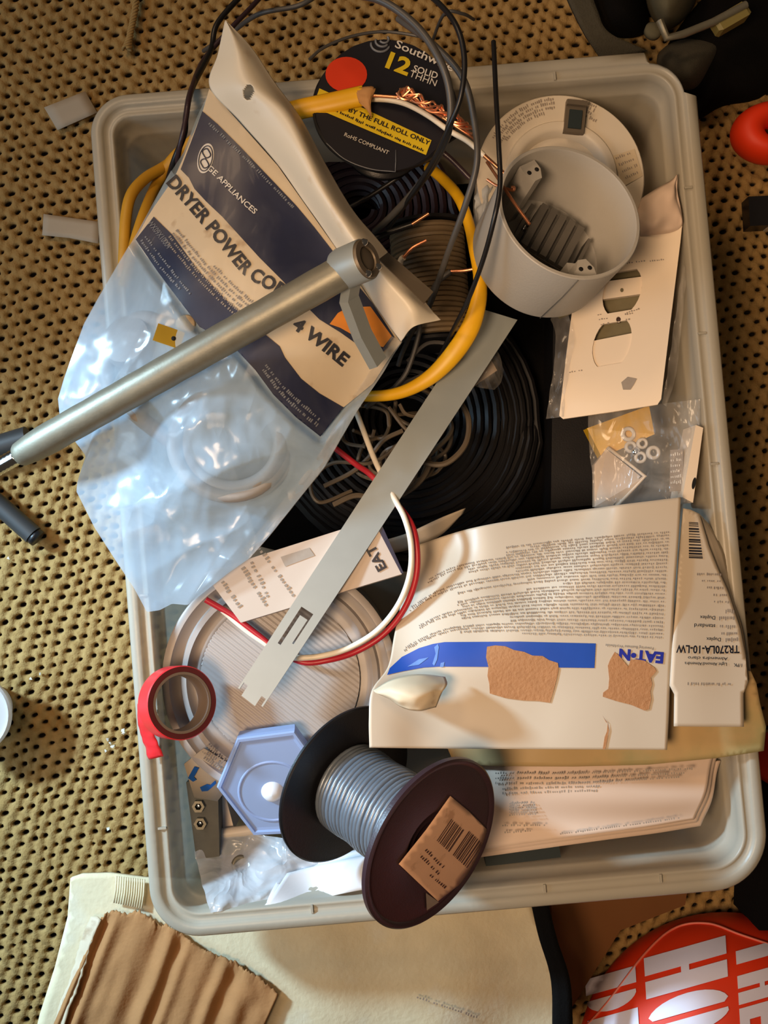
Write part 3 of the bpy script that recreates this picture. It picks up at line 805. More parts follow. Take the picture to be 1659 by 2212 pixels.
def build_reel():
    zc = .130; c = P(604, 1468, zc); R = .0722; Mx = Matrix.Translation((c.x, c.y, 0))
    root = thing('white_reel', (c.x, c.y, 0), 'round milky white reel with stepped rims and ribbed face, lying under the steel bar', 'reel')
    mb = MB(); mb.lathe(Mx, [(0, .004), (R - .006, .004), (R - .003, .008), (R - .001, zc - .004), (R, zc - .001), (R - .0012, zc), (R - .0045, zc - .0002), (R - .006, zc - .003), (R - .0105, zc - .004),
                               (R - .0120, zc - .001), (R - .0150, zc - .0005), (R - .0165, zc - .003), (R - .0190, zc - .0045), (R - .0215, zc - .0038), (R - .0235, zc - .0048)], 96)
    mb.build('reel_rim', M['reel'], root, auto=50)
    V = []; n = 150; r0 = R - .0232; ang = math.radians(38)
    idx = {}
    for i in range(n):
        for j in range(n):
            x, y = (i / (n - 1) * 2 - 1) * r0, (j / (n - 1) * 2 - 1) * r0; rr = math.hypot(x, y)
            if rr > r0: x, y = x * r0 / rr, y * r0 / rr
            s = x * math.sin(ang) + y * math.cos(ang); q = x * math.cos(ang) - y * math.sin(ang)
            V.append(Vector((c.x + x, c.y + y, zc - .0048 + .0030 * math.sqrt(max(0, 1 - (s / r0) ** 2)) + .00022 * math.sin(s / .0021 * 2 * math.pi / 1.4))))
    mesh('ribbed_face', V, grid_faces(n, n), M['reel'], root, up=True)
    D = flat(zc)
    micro('printed_code', D, [([(445, 1612), (492, 1658)], 9), ([(436, 1624), (478, 1668)], 6)], M['grey_print'], root, eps=.0026, step=5)
build_reel()

def build_white_disc():
    zc = .133; c = P(1212, 382, zc); R = .0523; Mx = axis_matrix(c, (.03, .03, 1))
    root = thing('white_round_fixture', (c.x, c.y, 0), 'cream round plastic fixture with ringed print and a metal clip, behind the grey box', 'fixture')
    mb = MB(); mb.lathe(Mx, [(0, -.05), (R - .004, -.05), (R - .0005, -.003), (R, -.001), (R - .0008, 0), (R - .017, .0), (R - .0182, .0022), (R - .0215, .0025), (R - .024, .001), (R - .026, -.004), (0, -.005)], 80); mb.build('disc_body', M['disc'], root, auto=45)
    n = Vector(Mx.col[2][:3])
    def D(px, py, eps=0.0):
        d = ray(px, py); o = Vector((0, 0, HC)); return o + d * ((c - o).dot(n) / d.dot(n)) + n * eps
    rows = []
    for rr in (168, 159, 150, 141):
        for a0, a1 in ((-150, -92), (-76, -56)) if rr > 145 else ((-146, -100), (-70, -52)):
            rows.append(([(1212 + rr * math.cos(math.radians(a)), 384 + rr * math.sin(math.radians(a))) for a in range(a0, a1, 7)], 6))
    micro('raised_print', D, rows, M['dim_print'], root, eps=.0004, step=4.5)
    decal('paper_sticker', D, [[(1322, 338), (1370, 322), (1388, 380), (1346, 404)]], M['label_paper'], root)
    micro('sticker_print', D, [([(1330 + k * 7, 345 + k * 14), (1368 + k * 5, 331 + k * 14)], 5) for k in range(4)], M['dim_print'], root, eps=.0007)
    mb = MB()
    a = D(1240, 228, .003); b = D(1238, 290, .003)
    Mb = Matrix.Translation((a + b) / 2) @ Matrix.Rotation(math.radians(-6), 4, 'Z')
    mb.box(Mb, .0125, .020, .004); mb.box(Mb @ Matrix.Translation((0, .0075, .003)), .0125, .003, .004); mb.build('metal_clip', M['dark_metal'], root, smooth=False)
    mb = MB(); mb.box(Mb @ Matrix.Translation((.0, -.002, .0024)), .008, .0115, .001); mb.build('clip_window', M['teal'], root, smooth=False)
build_white_disc()

def build_small_carton():
    top = [(440, 1238), (806, 1122), (868, 1240), (520, 1345)]
    zt = .146; D = flat(zt)
    root = thing('small_white_carton', P(650, 1240, 0), 'small white printed carton half hidden under the clear bag and the steel bar', 'carton')
    mb = MB(); mb.prism([P(x, y, zt) for x, y in top], [P(x, y, zt) - Vector((0, 0, .011)) + Vector((.0, -.001, 0)) for x, y in top]); mb.build('carton_body', M['carton_grey'], root, smooth=False)
    lettering('black_logo', D, [('EAT\u2022N', [(836, 1226), (790, 1142)], 22, .03)], M['black_print'], root)
    micro('printed_lines', D, [([(556, 1185), (637, 1297)], 8), ([(540, 1215), (580, 1300)], 8), ([(520, 1228), (576, 1316)], 9), ([(477, 1258), (520, 1322)], 9)], M['grey_print'], root, step=8)
    decal('grey_panel', D, [[(606, 1203), (668, 1183), (680, 1200), (616, 1224)]], M['dim_print'], root)
    decal('blue_corner', D, [[(822, 1128), (806, 1123), (866, 1238), (872, 1238)]], M['navy'], root, cuts=0)
    # box that holds it up
    o = None
build_small_carton()

def build_lower_left_bits():
    root = thing('terminal_block', P(430, 1730, 0), 'dark grey terminal block with two silver nuts in the lower left of the bin', 'terminal block')
    mb = MB(); T = [P(x, y, .108) for x, y in ((402, 1690), (470, 1672), (474, 1850), (424, 1856))]; mb.prism(T, [Vector((v.x, v.y, .005)) for v in T]); mb.build('block_body', M['gunk'], root, smooth=False)
    for x, y in ((430, 1740), (434, 1777)):
        mb = MB(); c = P(x, y, .108); mb.lathe(Matrix.Translation(c), [(.0022, .0032), (.004, .0032), (.0042, .0), (.0046, -.001)], 6); mb.build('nut', M['zinc'], root, smooth=False)
        mb = MB(); mb.lathe(Matrix.Translation(c), [(0, .0022), (.0018, .0024), (.0022, 0)], 12); mb.build('screw_end', M['bright'], root)
    mb = MB(); T = [P(x, y, .046) for x, y in ((470, 1750), (500, 1740), (505, 1772), (472, 1782))]
    # white label tag with blue marks
    D = plane3((400, 1640, .128), (500, 1690, .124), (420, 1720, .116))
    r2 = thing('printed_tag', P(450, 1680, .0), 'clear printed tag with two blue marks beside the hexagonal cap', 'tag')
    decal('tag_card', D, [[(398, 1650), (440, 1616), (520, 1665), (470, 1730), (420, 1722)]], M['scrap'], r2, thick=.0008, cuts=1)
    decal('blue_marks', D, [[(421, 1653), (431, 1656), (420, 1676), (426, 1682), (418, 1686), (407, 1678)], [(433, 1698), (448, 1691), (455, 1693), (466, 1683), (468, 1690), (450, 1706), (437, 1707)]], M['blue_mark'], r2, eps=.0012, cuts=1)
    micro('tag_print', D, [([(446, 1626), (505, 1668)], 8), ([(440, 1636), (495, 1676)], 8)], M['grey_print'], r2, eps=.0012, step=5)
    o = tube('white_peg', [P(448, 1806, .096), P(462, 1804, .096), P(470, 1803, .096), P(476, 1802, .096), P(540, 1793, .096), P(640, 1778, .096)], lambda t: .0042 if t < .3 else .0036, M['disc'], None, 14); tag(o, 'white plastic peg lying under the hexagonal cap', 'peg')
    mb = MB(); T = [P(x, y, .092) for x, y in ((468, 1712), (486, 1716), (506, 1792), (472, 1798))]; mb.prism(T, [v - Vector((0, 0, .05)) for v in T]); o = mb.build('tan_block', M['plate'], None, smooth=False); tag(o, 'narrow tan strip standing below the hexagonal cap', 'strip')
    # pouch of white fittings
    r3 = thing('clear_pouch', P(560, 1900, 0), 'crinkled clear plastic pouch of small parts in the lower left corner', 'pouch')
    D3 = Height([(430, 1840, .108), (458, 1965, .142), (560, 1955, .136), (560, 1880, .115), (690, 1890, .108), (520, 1810, .092)], 50)
    V = net([[(420, 1838), (480, 1808), (540, 1800), (620, 1815), (690, 1850)], [(430, 1880), (500, 1850), (570, 1850), (640, 1865), (700, 1880)], [(440, 1925), (510, 1910), (570, 1910), (620, 1900), (690, 1896)], [(455, 1972), (500, 1964), (540, 1958), (580, 1950), (620, 1925)]], 46, 34)
    sheet('pouch_film', V, M['film_white'], r3, D=D3, wob=lambda u, v, p: Vector((0, 0, .004 * noise.noise((u * 6, v * 5, 3)))))
    decal('inner_card', D3, [[(480, 1850), (560, 1830), (640, 1900), (560, 1945), (470, 1955)]], M['paper_white'], r3, eps=-.006, thick=.0006)
    mb = MB(); c = D3(520, 1868, -.003); mb.lathe(axis_matrix(c, (.2, .3, 1)), [(.003, 0), (.0045, .0015), (.006, 0), (.0045, -.0015), (.003, 0)], 20); mb.build('washer', M['zinc'], r3)
    # leaflets behind the pouch
    for k, (z, dy, lab) in enumerate(((.122, 26, 'lowest white leaflet edge along the front wall of the bin'), (.117, 12, 'middle white leaflet along the front wall of the bin'), (.112, -4, 'top white leaflet along the front wall of the bin, under the spool'))):
        D4 = Height([(560, 1945, z + .016), (820, 1900, z + .014), (1000, 1880, z + .012), (620, 1850, z - .01), (820, 1810, z - .012)], 50)
        g = net([[(560 + 12 * k, 1945 + dy), (650, 1920 + dy), (760, 1898 + dy), (900, 1880 + dy), (1010, 1870 + dy)], [(590, 1905 + dy), (680, 1880 + dy), (780, 1860 + dy), (900, 1845 + dy), (1010, 1838 + dy)], [(620, 1860 + dy), (700, 1840 + dy), (790, 1820 + dy), (900, 1805 + dy), (1010, 1800 + dy)]], 30, 10)
        o = sheet('leaflet', g, M['paper_white'], None, D=D4, thick=.0006, wob=lambda u, v, p: Vector((0, 0, .003 * math.sin(u * 5 + k) * (1 - v)))); tag(o, lab, 'leaflet', 'white leaflets by the front wall')
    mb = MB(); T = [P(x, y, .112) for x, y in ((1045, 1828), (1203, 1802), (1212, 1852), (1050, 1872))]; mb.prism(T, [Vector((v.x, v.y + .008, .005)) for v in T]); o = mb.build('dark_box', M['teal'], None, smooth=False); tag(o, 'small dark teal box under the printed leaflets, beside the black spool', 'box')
build_lower_left_bits()

def build_hardware_bag():
    # mustard part, beige plate, ring spacers and their clear pouch at the right wall
    D = Height([(1290, 1000, .095), (1340, 900, .098), (1410, 960, .112), (1500, 900, .134), (1490, 1050, .134)], 60)
    mb = MB(); T = [D(x, y) for x, y in ((1268, 925), (1402, 876), (1414, 938), (1300, 988))]; mb.prism(T, [v - Vector((0, 0, .012)) for v in T]); o = mb.build('mustard_part', M['yellow_part'], None, smooth=False); tag(o, 'mustard yellow plastic part below the outlet cover plate', 'plastic part')
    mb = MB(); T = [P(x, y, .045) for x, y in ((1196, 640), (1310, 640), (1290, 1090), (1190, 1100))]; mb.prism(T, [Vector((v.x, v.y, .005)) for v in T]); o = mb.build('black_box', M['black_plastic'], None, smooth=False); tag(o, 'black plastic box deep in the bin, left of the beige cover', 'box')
    r = thing('beige_cover', P(1335, 1030, 0), 'beige square cover with a grooved rim in the clear pouch by the right wall', 'cover')
    mb = MB(); T = [D(x, y, .002) for x, y in ((1284, 1004), (1312, 966), (1394, 1030), (1330, 1095), (1284, 1095))]; mb.prism(T, [v - Vector((0, 0, .006)) for v in T]); mb.build('cover_plate', M['beige_plate'], r, smooth=False)
    mb = MB(); mb.tube([D(x, y, .0025) for x, y in ((1318, 974), (1386, 1029), (1326, 1090))], .0007, 6); mb.build('rim_groove', M['hole'], r)
    mb = MB(); mb.tube([D(x, y, .003) for x, y in ((1313, 967), (1394, 1029), (1332, 1094))], .0012, 6); mb.build('raised_rim', M['plate'], r)
    for k, (x, y, R) in enumerate(((1357, 938, 16), (1411, 978, 15), (1387, 958, 12), (1362, 966, 13), (1383, 988, 13))):
        c = D(x, y, .004); rr = R * mpp(.10); mb = MB(); V = []
        mb.lathe(axis_matrix(c, (.1 * math.sin(k), .1 * math.cos(k * 2), 1)), [(rr * .5, .001), (rr * .75, .0024), (rr, .001), (rr, -.001), (rr * .75, -.002), (rr * .5, -.001), (rr * .5, .001)], 24)
        o = mb.build('ring_spacer', M['white_print'], None); tag(o, ['white ring spacer furthest up, on the mustard part', 'white ring spacer standing apart on the right', 'white ring spacer at the top of the joined cluster', 'white ring spacer at the left of the joined cluster', 'white ring spacer at the bottom of the joined cluster'][k], 'spacer', 'white ring spacers by the beige cover')
    mb = MB(); mb.lathe(Matrix.Translation(D(1374, 976, .006)), [(0, .002), (.0022, .0018), (.003, 0)], 16); o = mb.build('screw', M['bright'], None); tag(o, 'shiny screw head in the middle of the white spacers', 'screw')
    g = net([[(1270, 890), (1350, 880), (1430, 872), (1512, 862)], [(1272, 960), (1350, 950), (1440, 940), (1510, 940)], [(1280, 1030), (1360, 1030), (1440, 1010), (1500, 1010)], [(1284, 1100), (1360, 1100), (1430, 1090), (1480, 1085)]], 30, 30)
    p = thing('clear_parts_pouch', P(1400, 980, 0), 'clear plastic pouch of fittings against the right wall, above the carton', 'pouch')
    sheet('pouch_film', g, M['film_small'], p, D=D, eps=.009, wob=lambda u, v, q: Vector((0, 0, .003 * noise.noise((u * 5, v * 5, 9)))))
    decal('pouch_label', D, [[(1448, 972), (1475, 970), (1478, 1060), (1446, 1062)]], M['grey_print'], p, eps=.006, cuts=1)
    micro('label_print', D, [([(1449, 985 + 12 * k), (1474, 983 + 12 * k)], 6) for k in range(6)], M['white_print'], p, eps=.0068)
    r = thing('cream_lever', P(1500, 1000, 0), 'upright narrow cream plastic strip beside the right wall of the bin', 'strip')
    mb = MB(); T = [P(x, y, .142) for x, y in ((1503, 918), (1519, 924), (1497, 1086), (1474, 1074))]; mb.prism(T, [v - Vector((.0, .0, .025)) for v in T]); mb.build('strip_body', M['plate'], r, smooth=False)
    decal('strip_hole', flat(.142), [ell(1499, 1044, 4, 13, .2)], M['hole'], r, cuts=0)
build_hardware_bag()

# ------------------------------------------------------------------ middle layer
def build_outlet_plate():
    D = plane3((1262, 505, .120), (1474, 474, .1385), (1208, 905, .112))
    root = thing('outlet_cover_plate', P(1335, 690, 0), 'almond duplex outlet with cover plate in clear wrap, leaning below the grey round box', 'outlet')
    out = [(1262, 505), (1360, 490), (1466, 475), (1474, 480), (1470, 520), (1450, 680), (1428, 862), (1420, 874), (1320, 890), (1216, 905), (1208, 898), (1224, 760), (1240, 640)]
    def slot(cx, cy, w, h, n=9):
        # duplex opening: straight top and bottom, rounded sides, sheared with the plate
        pts = []
        for a in range(n): t = math.radians(-52 + 104 * a / (n - 1)); pts.append((w * math.cos(t) , h * math.sin(t) / .788))
        for a in range(n): t = math.radians(128 + 104 * a / (n - 1)); pts.append((w * math.cos(t), h * math.sin(t) / .788))
        return [(cx + x - .13 * y, cy + y - .17 * x) for x, y in pts]
    h1, h2 = slot(1344, 629, 42, 44), slot(1322, 742, 42, 46)
    decal('cover', D, [out], M['plate'], root, eps=0, thick=.0032, cuts=3, holes=[h1, h2, ell(1336, 690, 5, 6)], smooth=False)
    mb = MB(); T = [D(x, y, -.0075) for x, y in ((1290, 560), (1400, 545), (1376, 810), (1262, 820))]; mb.prism(T, [v - Vector((0, 0, .016)) for v in T]); mb.build('metal_strap', M['olive'], root, smooth=False)
    f = lambda pts, z0: [D(x, y, z0) for x, y in pts]
    for nm, q in (('receptacle_face', [(1290, 609), (1388, 596), (1384, 634), (1284, 648)]), ('receptacle_face', [(1278, 736), (1368, 718), (1360, 790), (1266, 804)])):
        mb = MB(); mb.prism(f(q, -.0015), f(q, -.006)); mb.build(nm, M['plate'], root, smooth=False)
    decal('ground_holes', D, [ell(1343, 626, 3.5, 4.5)], M['olive'], root, eps=-.001, cuts=0)
    mb = MB(); mb.lathe(axis_matrix(D(1336, 690, -.001), D.n), [(0, 0), (.0016, -.0003), (.0019, -.002)], 14); mb.build('screw', M['barcode'], root)
    rows = []
    for a, b in (((1291, 682), (1306, 679)), ((1294, 692), (1318, 688)), ((1298, 703), (1320, 699)), ((1354, 677), (1384, 668)), ((1350, 681), (1374, 676)), ((1352, 693), (1368, 690)), ((1354, 570), (1396, 565)), ((1404, 566), (1444, 561)), ((1230, 806), (1262, 800))):
        rows.append(([a, b], 3))
    micro('moulded_marks', D, rows, M['dim_print'], root, step=5)
    decal('smudge', D, [[(1342, 826), (1356, 814), (1376, 818), (1370, 830), (1362, 842), (1346, 842)]], M['dim_print'], root, cuts=1)
    # crinkled clear wrap round the edges
    g = net([[(1204, 655, .120), (1228, 690, .121), (1236, 740, .120), (1220, 830, .116), (1214, 900, .114)], [(1186, 690, .108), (1196, 720, .112), (1194, 780, .110), (1184, 850, .106), (1176, 905, .102)]], 40, 9)
    sheet('clear_wrap', g, M['film_small'], root, wob=lambda u, v, q: Vector((.001, 0, .003 * noise.noise((u * 9, v * 3, 4)))))
    g = net([[(1476, 560, .135), (1458, 690, .132), (1442, 800, .129), (1430, 870, .127)], [(1484, 600, .132), (1472, 700, .130), (1462, 800, .128), (1440, 880, .126)]], 30, 7)
    sheet('clear_wrap_side', g, M['film_small'], root, wob=lambda u, v, q: Vector((0, 0, .002 * noise.noise((u * 9, v * 3, 6)))))
build_outlet_plate()

def build_rolled_paper():
    g = net([[(1370, 440, .128), (1405, 415, .136), (1450, 388, .140), (1464, 376, .139)], [(1375, 470, .136), (1415, 455, .142), (1455, 425, .143), (1463, 405, .140)], [(1380, 500, .134), (1420, 492, .140), (1462, 478, .141), (1474, 470, .140)], [(1385, 520, .126), (1425, 515, .130), (1464, 505, .134), (1476, 492, .134)]], 24, 20)
    o = sheet('crumpled_paper', g, M['paper'], None, thick=.0006, wob=lambda u, v, q: Vector((0, 0, .0035 * noise.noise((u * 4, v * 4, 2))))); tag(o, 'crumpled white paper between the round fixture and the outlet cover plate', 'paper')
    g = net([[(1030, 402, .130), (1058, 398, .134), (1062, 425, .132)], [(1024, 450, .128), (1046, 445, .138), (1068, 452, .130)], [(1024, 500, .124), (1044, 500, .132), (1072, 505, .126)], [(1040, 520, .12), (1056, 522, .124), (1070, 520, .12)]], 16, 22)
    o = sheet('crinkled_wrap', g, M['film_white'], None, thick=.0003, wob=lambda u, v, q: Vector((.002 * noise.noise((u * 4, v * 9, 7)), 0, .004 * noise.noise((u * 5, v * 6, 2))))); tag(o, 'small crinkled piece of clear wrap between the yellow cable and the grey round box', 'wrap')
build_rolled_paper()

def build_round_box():
    R, h, zc = .0425, .050, .196
    c = P(1232, 456, zc); ax = Vector((.66 * .36, .75 * .36, .93)).normalized(); A = axis_matrix(c, ax)
    root = thing('round_junction_box', P(1200, 520, 0), 'open grey round plastic junction box lying tilted on the pile', 'junction box')
    mb = MB(); mb.lathe(A, [(0, -h), (R - .006, -h), (R - .003, -h + .001), (R - .0015, -h + .004), (R - .0002, -.002), (R, -.0005), (R - .0005, 0), (R - .0022, 0), (R - .0027, -.001), (R - .005, -h + .005), (R - .008, -h + .003), (0, -h + .003)], 96)
    mb.build('box_shell', M['pvc'], root, auto=40)
    Ai = A.inverted()
    def dirof(px, py):
        p = Ai @ P(px, py, zc); return math.atan2(p.y, p.x)
    for (px, py), nm in (((1160, 338), 'screw_post'), ((1262, 580), 'screw_post')):
        a = dirof(px, py); B = A @ Matrix.Rotation(a, 4, 'Z')
        o1 = [(R - .004, .0055), (R - .010, .0055), (R - .0155, .0025), (R - .0155, -.0025), (R - .010, -.0055), (R - .004, -.0055)]
        mb = MB(); T = [B @ Vector((x, y, -.006)) for x, y in o1]; Bt = [B @ Vector((x, y, -h + .003)) for x, y in o1]; mb.prism(T, Bt); po = mb.build(nm, M['pvc'], root, smooth=False)
        mb = MB()
        for dy in (-.0028, .0028):
            mb.lathe(B @ Matrix.Translation((R - .0098, dy, -.0059)), [(0, .0002), (.0013, .0002), (.0013, -.003)], 14)
        mb.build('screw_holes', M['hole'], po)
    a = dirof(1292, 352); B = A @ Matrix.Rotation(a, 4, 'Z') @ Matrix.Translation((.007, -.001, 0))
    mb = MB(); mb.box(B @ Matrix.Translation((0, 0, -h + .008)), .034, .030, .014)
    for k in range(5): mb.box(B @ Matrix.Translation((0, -.0125 + k * .00625, -h + .0160)), .033, .0042, .004)
    mb.box(B @ Matrix.Translation((-.006, -.021, -h + .008)), .044, .0022, .010); mb.box(B @ Matrix.Translation((-.006, .019, -h + .008)), .044, .0022, .010)
    mb.build('ribbed_floor', M['pvc_shade_tone'], root, smooth=False)
    mb = MB(); mb.lathe(axis_matrix(P(1132, 492, .158), (.2, .3, 1)), [(0, .0012), (.0016, .001), (.0022, -.0005)], 12); mb.build('clamp_screw', M['bright'], root)
    mb = MB(); mb.box(axis_matrix(P(1240, 590, .186), ax) @ Matrix.Translation((.004, .004, -.006)), .014, .006, .010); mb.build('cable_clamp', M['pvc'], root, smooth=False)
    # notch tab at the foot
    mb = MB(); c2 = P(1214, 686, .150); mb.tube([c2 + Vector((-.002, .002, -.001)), c2 + Vector((.004, .004, .003))], .0028, 10); mb.build('foot_tab', M['olive'], root)
    mb = MB(); seam = [A @ Vector(((R + .0001) * math.cos(t), (R + .0001) * math.sin(t), z)) for t, z in [(dirof(1230, 640), -.001), (dirof(1226, 640), -.02), (dirof(1214, 640), -.045)]]
    mb.tube(seam, .0003, 5); mb.build('mould_seam', M['pvc_shade_tone'], root)
build_round_box()

def build_tangle():
    sets = [
        ([(760, 1060, .095), (690, 1085, .10), (672, 1040, .10), (720, 1000, .102), (800, 1000, .105), (860, 960, .105), (920, 880, .105)], 'brown-grey thin wire looping beside the bag edge'),
        ([(960, 880, .108), (975, 930, .112), (935, 975, .115), (905, 1000, .112), (890, 1040, .11), (850, 1070, .108)], 'thin wire loop right beside the steel bar'),
        ([(990, 860, .105), (1012, 905, .11), (1005, 960, .113), (965, 1000, .112), (920, 1000, .11), (880, 980, .108)], 'outermost thin wire loop right of the steel bar'),
        ([(840, 880, .10), (880, 930, .104), (930, 960, .106), (975, 900, .108), (985, 860, .106)], 'thin wire bent round under the steel bar'),
        ([(700, 1050, .098), (760, 1020, .10), (800, 985, .102), (830, 950, .104), (870, 930, .104)], 'thin wire running up from the bag edge to the bar'),
        ([(720, 1090, .098), (770, 1070, .10), (830, 1080, .10), (890, 1055, .104), (925, 1010, .106), (920, 960, .106)], 'thin wire curling below the steel bar'),
        ([(880, 780, .11), (930, 740, .116), (1000, 760, .112), (1010, 830, .108), (960, 900, .106)], 'thin wire under the fat end of the yellow cable'),
        ([(860, 790, .11), (870, 760, .115), (900, 700, .118), (905, 720, .118), (880, 800, .112), (850, 840, .11)], 'short bent wire beside the white card end'),
        ([(790, 880, .10), (850, 840, .104), (930, 800, .106), (970, 740, .108)], 'thin wire parallel to the yellow cable'),
    ]
    for k, (pts, lab) in enumerate(sets):
        o = tube('tangled_wire', ppath(pts), .0013 + .0003 * (k % 3), M['tangle'] if k < 6 else M['grey_wire'], None, 7); tag(o, lab, 'wire', 'tangled thin wires in the middle of the bin')
    rr = random.Random(11)
    for k in range(9):
        a = rr.uniform(0, 6.28); cx, cy = rr.uniform(780, 980), rr.uniform(840, 1010); pts = []
        r0 = rr.uniform(40, 95)
        for i in range(7): pts.append((cx + r0 * math.cos(a + i * .8) * rr.uniform(.7, 1.1), cy + r0 * .8 * math.sin(a + i * .8) * rr.uniform(.7, 1.1), rr.uniform(.078, .10)))
        o = tube('tangled_wire', ppath(pts), .0013, M['tangle'], None, 6); tag(o, 'thin dark wire buried in the tangle under the steel bar', 'wire', 'buried wires of the tangle')
    # small clear connector behind the bar
    r = thing('clear_connector', P(1055, 800, 0), 'small clear plastic housing with a beige edge behind the steel bar', 'connector')
    mb = MB(); T = [P(x, y, .118) for x, y in ((1010, 815), (1060, 775), (1074, 800), (1020, 836))]; mb.prism(T, [v - Vector((0, 0, .006)) for v in T]); mb.build('beige_edge', M['beige_plate'], r, smooth=False)
    g = net([[(1050, 745, .116), (1076, 760, .12), (1088, 800, .112)], [(1030, 790, .121), (1062, 800, .124), (1082, 826, .112)], [(1010, 830, .117), (1040, 838, .118), (1068, 842, .108)]], 12, 12)
    sheet('clear_shell', g, M['film_small'], r)
    g = net([[(820, 1170, .10), (880, 1152, .105), (950, 1120, .108), (1006, 1098, .104)], [(828, 1200, .098), (890, 1185, .102), (950, 1158, .104), (1000, 1110, .102)]], 24, 5)
    o = sheet('paper_tongue', g, M['scrap'], None, thick=.0006); tag(o, 'grey paper tongue sticking out above the large carton panel', 'paper')
build_tangle()

def build_booklets():
    for k, (dz, dx, dy, lab) in enumerate(((0, 14, 14, 'lowest printed leaflet of the stack at the front right of the bin'), (.004, 6, 6, 'middle printed leaflet of the stack at the front right of the bin'), (.008, 0, 0, 'top printed leaflet of the stack at the front right of the bin, below the carton'))):
        D = Height([(1050, 1700, .116 + dz), (1540, 1650, .126 + dz), (1300, 1780, .120 + dz), (1505, 1775, .122 + dz), (1065, 1825, .114 + dz), (1300, 1680, .126 + dz)], 130)
        g = net([[(990 + dx, 1655 + dy), (1150 + dx, 1650 + dy), (1300 + dx, 1650 + dy), (1430 + dx, 1645 + dy), (1546 + dx, 1632 + dy)], [(1000 + dx, 1740 + dy), (1160 + dx, 1735 + dy), (1300 + dx, 1728 + dy), (1420 + dx, 1720 + dy), (1526 + dx, 1704 + dy)], [(1010 + dx, 1838 + dy), (1150 + dx, 1818 + dy), (1290 + dx, 1800 + dy), (1410 + dx, 1787 + dy), (1504 + dx, 1774 + dy)]], 60, 24)
        wob = lambda u, v, q: Vector((0, 0, .0022 * math.sin(v * 7 - u * 2.5) + .002 * math.sin(u * 4)))
        o = sheet('printed_leaflet', g, M['paper'], None, D=D, thick=.0012, wob=wob); tag(o, lab, 'leaflet', 'printed leaflets at the front right')
        if k == 2:
            D2 = lambda x, y, e=0.0: D(x, y, e + .0042)
            rows = [([(1070, 1672 + 11 * i), (1250, 1672 + 10.5 * i), (1500 - 14 * i, 1662 + 9 * i)], 4.5) for i in range(3)] + [([(1085, 1706 + 10 * i), (1300, 1700 + 9 * i)], 4.5) for i in range(2)] + [([(1100, 1738 + 6 * i), (1160, 1736 + 6 * i)], 4) for i in range(5)] + [([(1085, 1785), (1180, 1784)], 4), ([(1210, 1803), (1350, 1785), (1470, 1768)], 4), ([(1090, 1800), (1150, 1796)], 4)]
            micro('leaflet_print', D2, rows, M['dim_print'], o, eps=.0, step=5)
build_booklets()

def build_hex_cap():
    V6 = [(468, 1702), (512, 1596), (636, 1580), (716, 1690), (672, 1800), (548, 1806)]
    D = plane3((468, 1702, .137), (636, 1580, .147), (600, 1800, .126))
    root = thing('hexagonal_cap', P(590, 1700, 0), 'pale blue translucent hexagonal plastic cap leaning beside the black spool', 'plastic cap')
    cx, cy = 592, 1696
    def ring(s, e): return [D(cx + (x - cx) * s, cy + (y - cy) * s, e) for x, y in V6]
    mb = MB()
    prof = [(.97, -.011), (1.0, -.004), (1.0, -.001), (.98, .0), (.93, .0), (.91, -.0012), (.86, -.0015)]
    V = []; n = len(prof)
    for i in range(6):
        for s, e in prof: x, y = V6[i]; V.append(D(cx + (x - cx) * s, cy + (y - cy) * s, e))
    fs = grid_faces(6, n, wrap=True) + [tuple(i * n + n - 1 for i in range(6))]
    mesh('cap_body', V, fs, M['hex'], root, smooth=False)
    c = D(588, 1713, -.0015)
    mb = MB(); mb.lathe(axis_matrix(c, D.n), [(.021, 0), (.0205, .0006), (.0195, .0004), (.019, 0)], 40); mb.build('moulded_ring', M['hex'], root)
    mb = MB(); mb.lathe(axis_matrix(c, D.n), [(0, .0045), (.003, .0041), (.0055, .0026), (.0068, 0)], 28); mb.build('centre_dome', M['hex_dome'], root)
build_hex_cap()

def build_red_tape():
    c = P(394, 1518, .160); ax = Vector((.54, .12, .83)).normalized(); A = axis_matrix(c, ax); R, r, h = .0214, .0168, .015
    root = thing('tape_roll', (c.x, c.y, 0), 'roll of bright red electrical tape with a loose torn end, leaning on the left rim', 'tape')
    mb = MB(); mb.lathe(A, [(R - .0006, 0), (R, -.0006), (R, -h), (R - .001, -h - .0002)], 64); mb.build('tape_layers', M['red_tape'], root, auto=40)
    mb = MB(); mb.lathe(A, [(r + .0008, .0), (R - .0006, 0)], 64); mb.lathe(A, [(R - .001, -h), (r + .0008, -h)], 64); mb.build('tape_edge', M['tape_edge'], root)
    mb = MB(); mb.lathe(A, [(r + .0009, .0004), (r - .0006, .0004), (r - .0008, -h - .0002), (r + .0009, -h - .0002)], 64); mb.build('core', M['tape_core'], root, auto=40)
    g = net([[(297, 1520, .149), (298, 1560, .148), (308, 1600, .144), (322, 1641, .142)], [(316, 1530, .160), (322, 1566, .158), (338, 1598, .152), (353, 1634, .146)]], 24, 6)
    sheet('loose_end', g, M['red_tape'], root, thick=.0003, wob=lambda u, v, q: Vector((.0008 * noise.noise((u * 7, v * 2, 1)), 0, .0012 * noise.noise((u * 8, v * 2, 8)))))
build_red_tape()

